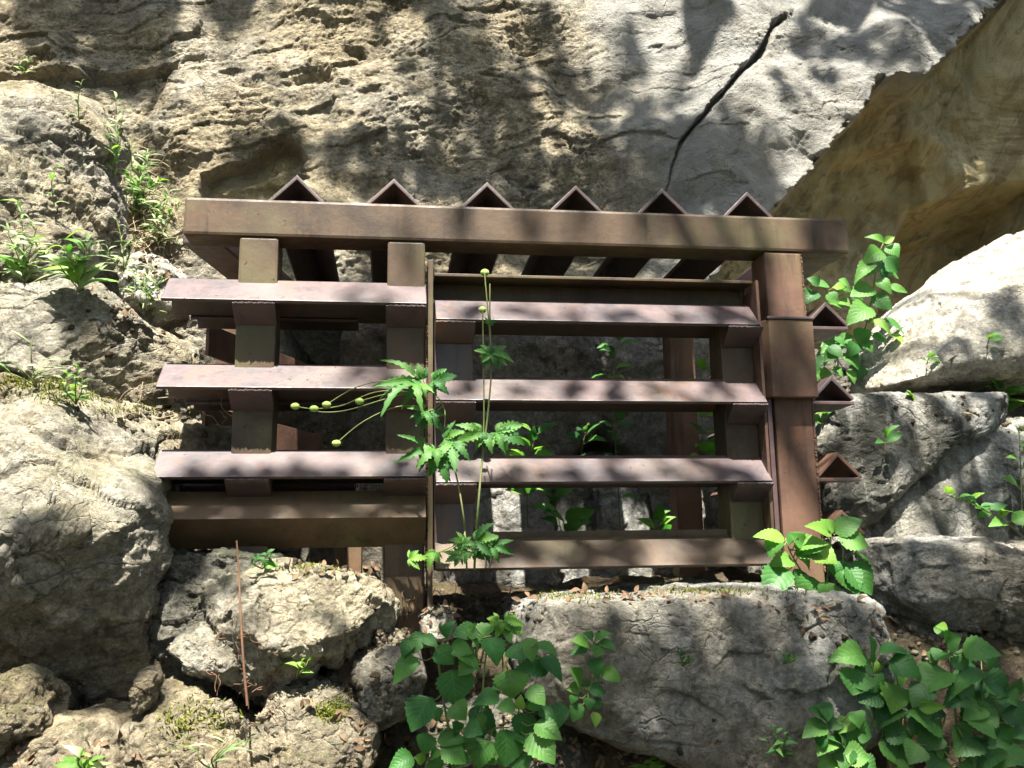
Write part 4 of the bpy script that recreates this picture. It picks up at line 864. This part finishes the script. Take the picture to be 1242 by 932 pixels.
# dead twig, dry roots
b = at(300, 856, -.45); P = curve([b, at(295, 800, -.455), at(291.5, 740, -.45), at(290, 700, -.44), at(287, 656, -.445)])
tag(tube_obj('twig', P, .0026, .0017, 'bark', None, 7, origin=b), 'thin bare brown twig standing upright below the lowest left bar', 'twig')
def tangle(name, label, cat, cx, cy, rx, ry, n, ln, mat, seed, r=.0012):
    rnd = random.Random(seed); V = []; Fq = []; k = 0; o = hit(cx, cy)[0]
    for i in range(n):
        px, py = cx+rnd.gauss(0, rx), cy+rnd.gauss(0, ry); p = hit(px, py)[0]
        if abs(p.y-o.y) > .35: continue
        an = rnd.uniform(0, 6.28); c = [p+Vector((0, .004, 0))]; d = Vector((math.cos(an), -.25, math.sin(an)*.8-.2))
        for j in range(5):
            d = (d+Vector((rnd.gauss(0, .6), rnd.gauss(0, .35), rnd.gauss(0, .6)-.15))).normalized(); c.append(c[-1]+d*ln/5)
        v, f = tube_np(curve(c, 3), r, r*.6, 4); V.append(v); Fq.append(f+k); k += len(v)
    tag(link(name, mesh_np(name, np.concatenate(V), np.concatenate(Fq)), M[mat], smooth=True), label, cat, kind='stuff')
tangle('dry_roots', 'tangle of dry straw coloured roots on the bank left of the gate', 'roots', 172, 300, 22, 50, 260, .20, 'straw', 3, .0017)
tangle('dry_stalks', 'dry stalks lying on the mossy rock', 'stalks', 190, 500, 40, 12, 26, .12, 'straw', 4)
tangle('dry_stems', 'dry brown stems around the foot of the wildflower', 'stems', 560, 735, 40, 20, 60, .10, 'bark', 5)
tangle('rootlets', 'brown rootlets hanging on the craggy boulder', 'roots', 300, 815, 22, 60, 60, .05, 'bark', 6)
# moss cushions and dead leaves lying about: uncountable
def pebble(lb, p, nr, rnd):
    r = rnd.uniform(.002, .008)*(1.5 if rnd.random() < .12 else 1); q = [Vector((sx*rnd.uniform(.6, 1.1), sy*rnd.uniform(.6, 1.1), sz*rnd.uniform(.5, .9)))*r for sx in (-1, 1) for sy in (-1, 1) for sz in (-1, 1)]
    ro = Matrix.Rotation(rnd.uniform(0, 6.28), 3, Vector((rnd.gauss(0, 1), rnd.gauss(0, 1), rnd.gauss(0, 1))).normalized())
    lb.add(np.array([tuple(p+ro @ v) for v in q]), [(0, 1, 3, 2), (4, 6, 7, 5), (0, 4, 5, 1), (2, 3, 7, 6), (0, 2, 6, 4), (1, 5, 7, 3)], np.full((8, 2), .3), 0)
def scatter(name, label, cat, patches, mat, make, seed):
    rnd = random.Random(seed); lb = LB()
    for cx, cy, rx, ry, n in patches:
        for i in range(n):
            d = ray(cx+rnd.gauss(0, rx), cy+rnd.gauss(0, ry)).normalized(); ok, p, nr, _i, ob, _m = SC.ray_cast(DG, CAM, d)
            if not ok or ob.name.split('.')[0] not in ('boulder', 'stone', 'wall_stone', 'soil_bank', 'cliff', 'ground'): continue
            if make is pebble and nr.z < .25: continue
            if nr.z > -.1: make(lb, p, nr, rnd)
    o = lb.build(name, [mat], None); tag(o, label, cat, kind='stuff')
def mossblade(lb, p, nr, rnd):
    d = (nr+Vector([rnd.gauss(0, .5) for _ in range(3)])).normalized(); lb.leaf(p-nr*.002, p+d*rnd.uniform(.006, .014), .003, 0, nl=3, prof='lance', teeth=0, fold=0)
def deadleaf(lb, p, nr, rnd):
    t = nr.cross(Vector([rnd.gauss(0, 1) for _ in range(3)])).normalized(); L = rnd.uniform(.010, .028)
    lb.leaf(p+nr*.004, p+t*L+nr*rnd.uniform(0, .015), L*rnd.uniform(.35, .6), 0, hint=nr, nl=6, prof='lance', teeth=0, fold=rnd.uniform(0, .6))
M['moss'] = leaf_mat('moss_blade', (.10, .12, .015), (.15, .17, .02), .2, 0)
scatter('moss', 'yellow green moss on the rocks', 'moss', [(60, 470, 30, 5, 500), (90, 482, 25, 5, 400), (30, 462, 20, 4, 250), (165, 498, 30, 4, 200), (402, 862, 9, 7, 380), (250, 870, 25, 12, 250), (215, 880, 12, 10, 120), (690, 722, 30, 4, 200), (860, 718, 50, 3, 250), (390, 690, 30, 4, 150)], 'moss', mossblade, 8)
scatter('dead_leaves', 'dead leaves and crumbs on the ledges', 'dead leaves', [(560, 740, 40, 12, 60), (760, 725, 90, 6, 60), (410, 690, 30, 6, 30), (170, 350, 25, 40, 50), (330, 850, 25, 15, 25), (700, 900, 60, 25, 60), (960, 740, 25, 5, 20), (450, 890, 30, 20, 40), (1130, 760, 70, 20, 40), (1180, 455, 40, 12, 10), (90, 920, 60, 10, 30)], 'litter', deadleaf, 9)

PG = [(560, 742, 40, 9, 130), (300, 850, 20, 10, 60), (430, 830, 30, 10, 50), (470, 770, 22, 8, 60), (680, 915, 80, 14, 90), (1120, 775, 60, 10, 70), (170, 340, 28, 40, 100), (200, 500, 45, 10, 60), (410, 688, 40, 5, 50), (1190, 505, 40, 10, 40), (600, 890, 50, 25, 80)]
scatter('gravel', 'loose stone crumbs and soil between the rocks', 'gravel', PG, 'brown', pebble, 12)
scatter('dark_gravel', 'dark crumbs of soil between the rocks', 'soil', PG, 'soil', pebble, 13)
# ---------------------------------------------------------------- the tree over the clearing, out of view: leaf clusters placed to cast chosen shade
def build_tree():
    rnd = random.Random(21); lb = LB(); FR = SUN.cross(Vector((1, 0, 0))).normalized(); RT = FR.cross(SUN).normalized()
    cen = []
    SH = [(60,30,1,32,.9),(110,50,1,42,1),(165,50,1,42,1),(190,12,1,25,.9),(135,10,1,30,.8),(192,112,1,14,.9),(250,30,1,8,.5),(228,60,1,8,.5),  # spots to be shaded; leaf clusters are added sunward of each
      (560,70,1,38,.7),(610,100,1,38,.8),(555,160,1,38,.6),(620,150,1,42,.7),(660,60,1,38,.5),(700,100,1,38,.6),(750,130,1,38,.7),(800,150,1,35,.8),(650,220,1,30,.7),(720,210,1,38,.8),(790,215,1,38,1),(840,200,1.2,38,1),(880,190,1.2,38,.9),(900,230,1.2,38,1),(930,200,1.2,28,.7),(760,60,1,28,.5),(830,100,1,22,.5),(560,30,1,30,.4),(510,100,1,25,.4),
      (868,32,1.2,20,.8),(985,45,1.2,24,.8),(1025,52,1.2,24,.8),(1062,72,1.2,26,.9),(1098,72,1.2,22,.8),(1000,88,1.2,14,.5),(960,120,1.2,25,.5),
      (1002,288,0,26,.9),(775,290,0,14,.7),(560,276,0,12,.5),(700,285,0,20,.4),(905,288,0,14,.4),(640,280,0,16,.4),
      (435,355,-.05,16,.6),(470,352,-.05,14,.5),(455,452,-.05,26,.8),(420,465,-.05,10,.4),(490,562,-.05,16,.5),(500,330,0,12,.6),
      (650,378,-.05,14,.7),(700,380,-.05,12,.5),(762,378,-.05,14,.7),(880,378,-.05,18,.8),(575,378,-.05,10,.5),(830,378,-.05,9,.5),
      (560,472,-.05,14,.6),(628,470,-.05,14,.7),(690,470,-.05,12,.5),(752,470,-.05,10,.5),(800,470,-.05,10,.5),(872,470,-.05,16,.8),
      (600,570,-.05,16,.7),(660,566,-.05,16,.8),(740,566,-.05,12,.5),(800,570,-.05,12,.6),(862,566,-.05,20,.9),(910,566,-.05,14,.7),
      (945,430,-.05,26,.6),(935,350,0,14,.5),(930,470,-.05,16,.5),(955,560,-.0,14,.5),(760,660,-.05,30,.8),(620,660,-.05,30,.9),(850,655,-.05,26,.8),
      (500,640,-.02,26,.9),(440,640,-.05,32,1),(370,640,-.05,32,1),(300,640,-.05,32,1),(235,640,-.05,30,1),
      (500,790,-.3,34,.9),(560,780,-.4,40,.9),(630,790,-.4,40,.9),(680,800,-.4,36,.9),(520,860,-.4,44,.9),(590,860,-.4,44,1),(660,870,-.4,44,1),(540,920,-.4,40,.9),(620,930,-.4,40,1),(690,930,-.4,40,1),(480,920,-.3,36,.8),(455,850,-.3,20,.7),(440,910,-.3,26,.7),
      (560,730,-.2,30,.9),(610,725,-.2,26,.9),(650,770,-.3,30,.9),(715,790,-.3,40,.9),(770,800,-.3,40,.9),(830,800,-.3,42,.95),(890,800,-.3,40,.9),(950,800,-.3,38,.7),(990,800,-.3,30,.8),(750,860,-.3,46,1),(830,870,-.3,46,1),(910,870,-.3,46,1),(980,870,-.3,40,1),(760,930,-.3,46,1),(850,930,-.3,46,1),(940,930,-.3,46,1),(700,740,-.3,20,.7),(740,745,-.3,18,.5),(920,750,-.3,18,.6),(975,755,-.3,14,.5),
      (1010,780,-.2,36,.8),(1060,720,-.1,36,.7),(1120,710,-.1,36,.8),(1180,715,-.1,38,.8),(1235,720,-.1,38,.8),(1060,800,-.3,42,.7),(1130,800,-.3,42,.7),(1200,800,-.3,42,.75),(1050,870,-.35,42,.7),(1120,880,-.35,42,.7),(1200,880,-.35,42,.75),(1250,860,-.35,40,.7),(1010,900,-.35,40,.8),(1100,940,-.35,40,.7),(1200,940,-.35,40,.7),(1030,690,-.1,20,.6),(1240,680,-.1,20,.5),
      (1200,560,.3,34,.7),(1150,580,.3,26,.6),(1225,610,.3,36,.7),(1140,640,.3,20,.5),(1060,540,.3,30,.6),(1020,590,.3,26,.6),(1090,600,.3,20,.4),(1180,640,.3,24,.6),(1110,560,.3,16,.5),
      (1215,380,.4,28,.6),(1225,430,.4,30,.6),(1180,430,.4,20,.5),(1150,450,.4,14,.5),(1235,340,.4,16,.4),
      (430,770,-.3,22,.5),(380,770,-.3,18,.4),(470,740,-.3,18,.5),(300,780,-.3,16,.3),
      (30,150,.4,14,.5),(25,190,.4,10,.4),(110,410,.1,24,.4),(60,420,.1,24,.4),
      (30,760,-.4,40,.9),(90,740,-.4,40,.9),(150,730,-.4,34,.9),(100,800,-.3,40,.9),(150,800,-.3,34,.9),(60,800,-.3,30,.7),(120,860,-.3,34,.9),(230,720,0,32,1),(225,790,0,26,1),(250,860,-.1,22,.6),(300,860,-.1,20,.6),
      (1238,170,1.6,40,.9),(1225,240,1.6,40,.9),(1240,110,1.6,36,.9),(1180,200,1.6,34,.8),(1242,60,1.6,34,.9),(1200,130,1.6,30,.8),(1240,250,1.6,36,.9),
      (700,662,-.05,30,.9),(905,662,-.05,20,.8)]
    SH = [(a, b, c, d, e*(.42 if a > 470 and b > 660 and c < -.06 else .55 if a > 1010 and 500 < b < 660 else 1)) for a, b, c, d, e in SH]
    for ix in range(14): SH.extend([(310+ix*45, 318, 1.06, 24, .9), (310+ix*45, 318, 1.25, 26, .9), (310+ix*45, 322, 1.45, 26, .9)])
    for ix in range(13): SH.append((20+ix*46, 10+(ix*37) % 34, 1, 15, .3))
    for px, py in ((330, 120), (470, 60), (520, 210), (600, 215), (680, 160)): SH.append((px, py, 1, 11, .35))
    for px in (560, 620, 690, 740, 820, 870):
        for py in (378, 470, 568): SH.append((px+(py % 7)*4, py, -.05, 12, .55))
    for dy in (.45, .8, 1.15):
        for iy in range(6): SH.append((1215+(iy % 2)*30, 40+iy*42, 2+dy, 40, .8))
    for ix in range(9):
        for iz in range(4): SH.append((545+ix*44+(iz % 2)*20, 405+iz*48, 1.1, 30, .75))
    for ix in range(7): SH.append((620+ix*46, 612, 1.1, 17, .9)); SH.append((640+ix*46, 665, 1.1, 20, .8))
    for ix in range(5):
        for iz in range(5): SH.append((340+ix*45, 390+iz*62, 1.1, 30, .9))
    for px, py, y, r, den in SH:
        if y >= 2: P = at(px, py, CY+.45+(y-2))
        elif y >= 1 and py < 260: q = xzc(px, py); P = Vector((q[0], CY+LEAN*max(0, q[1]-2.3)+(.8 if y > 1.4 else 0), q[1]))
        else: P = at(px, py, y)
        rw = r*(P-CAM).length/F0; t0 = rnd.uniform(4.5, 8.0); cen.append(P+SUN*t0)
        n = max(2, int(den*math.pi*rw*rw*3.0/.0020))
        for i in range(n):
            a = rnd.uniform(0, 6.283); q = rw*math.sqrt(rnd.random()); t = t0+rnd.gauss(0, .25)
            b = P+SUN*t+RT*(q*math.cos(a))+FR*(q*math.sin(a)); d = Vector([rnd.gauss(0, 1) for _ in range(3)]); d.z *= .5; d.normalize()
            L = rnd.uniform(.055, .10); lb.leaf(b-d*L/2, b+d*L/2, L*.55, 0, hint=SUN, nl=4, teeth=0, jit=.35)
    # the rest of the crown, wherever it leaves the sun free to reach the rocks in view
    k = 0
    while k < 2600:
        c = Vector((rnd.uniform(-7, 8), rnd.uniform(-10, .5), rnd.uniform(5.0, 10)))
        f = (c.y-.2)/SUN.y; q = c-SUN*f
        if -3.2 < q.x < 3.6 and -2.0 < q.z < 7.2: continue
        f = (c.z)/SUN.z; q = c-SUN*f
        if abs(q.x) < 3 and abs(q.y) < 2.5 and rnd.random() < .75: continue
        k += 1; d = Vector([rnd.gauss(0, 1) for _ in range(3)]).normalized(); L = rnd.uniform(.25, .5)
        lb.leaf(c, c+d*L, L*.6, 0, nl=4, teeth=0, jit=.6)
    base = Vector((3.3, -5.2, 0)); root = empty('tree', base); tag(root, 'leafy tree out of view leaning over the clearing, leaf masses placed to shade the rocks', 'tree')
    top = base+Vector((-1.2, 1.2, 7.2)); tr = curve([base, base+Vector((-.1, .2, 2.4)), base+Vector((-.5, .7, 5)), top], 8)
    tube_obj('trunk', tr, .19, .07, 'trunk', root, 14)
    # limbs to clusters of leaf masses
    cs = sorted(cen, key=lambda c: c.x); step = max(1, len(cs)//9)
    for i in range(0, len(cs), step):
        e = cs[i]; s = min(tr[8:], key=lambda p: (p-e).length+.8*max(0, p.z-e.z)); m = s.lerp(e, .5)+Vector((0, 0, .35))
        tube_obj('limb', curve([s, m, e], 8), .045, .008, 'trunk', root, 8)
    lb.build('crown', ['canopy'], root)
build_tree()
def fill_foliage():  # unseen foliage added to block blue sky and return green light
    rnd = random.Random(77); lb = LB()
    for i in range(3600):
        a = rnd.uniform(-1.9, 1.9); r = rnd.uniform(6.5, 10); c = Vector((math.sin(a)*r*1.1, -1.0-math.cos(a)*r, rnd.uniform(.1, 7)**1))
        if c.y > -2.8-c.z*.5 and abs(c.x) < 5.5: continue
        if c.y > -.5: continue
        d = Vector([rnd.gauss(0, 1) for _ in range(3)]).normalized(); L = rnd.uniform(.3, .6); lb.leaf(c, c+d*L, L*.6, 0, nl=4, teeth=0, jit=.6)
    tag(lb.build('fill_foliage', ['forest'], None), 'unseen foliage of the wood across the clearing, added for green fill light', 'foliage', kind='stuff')
fill_foliage()
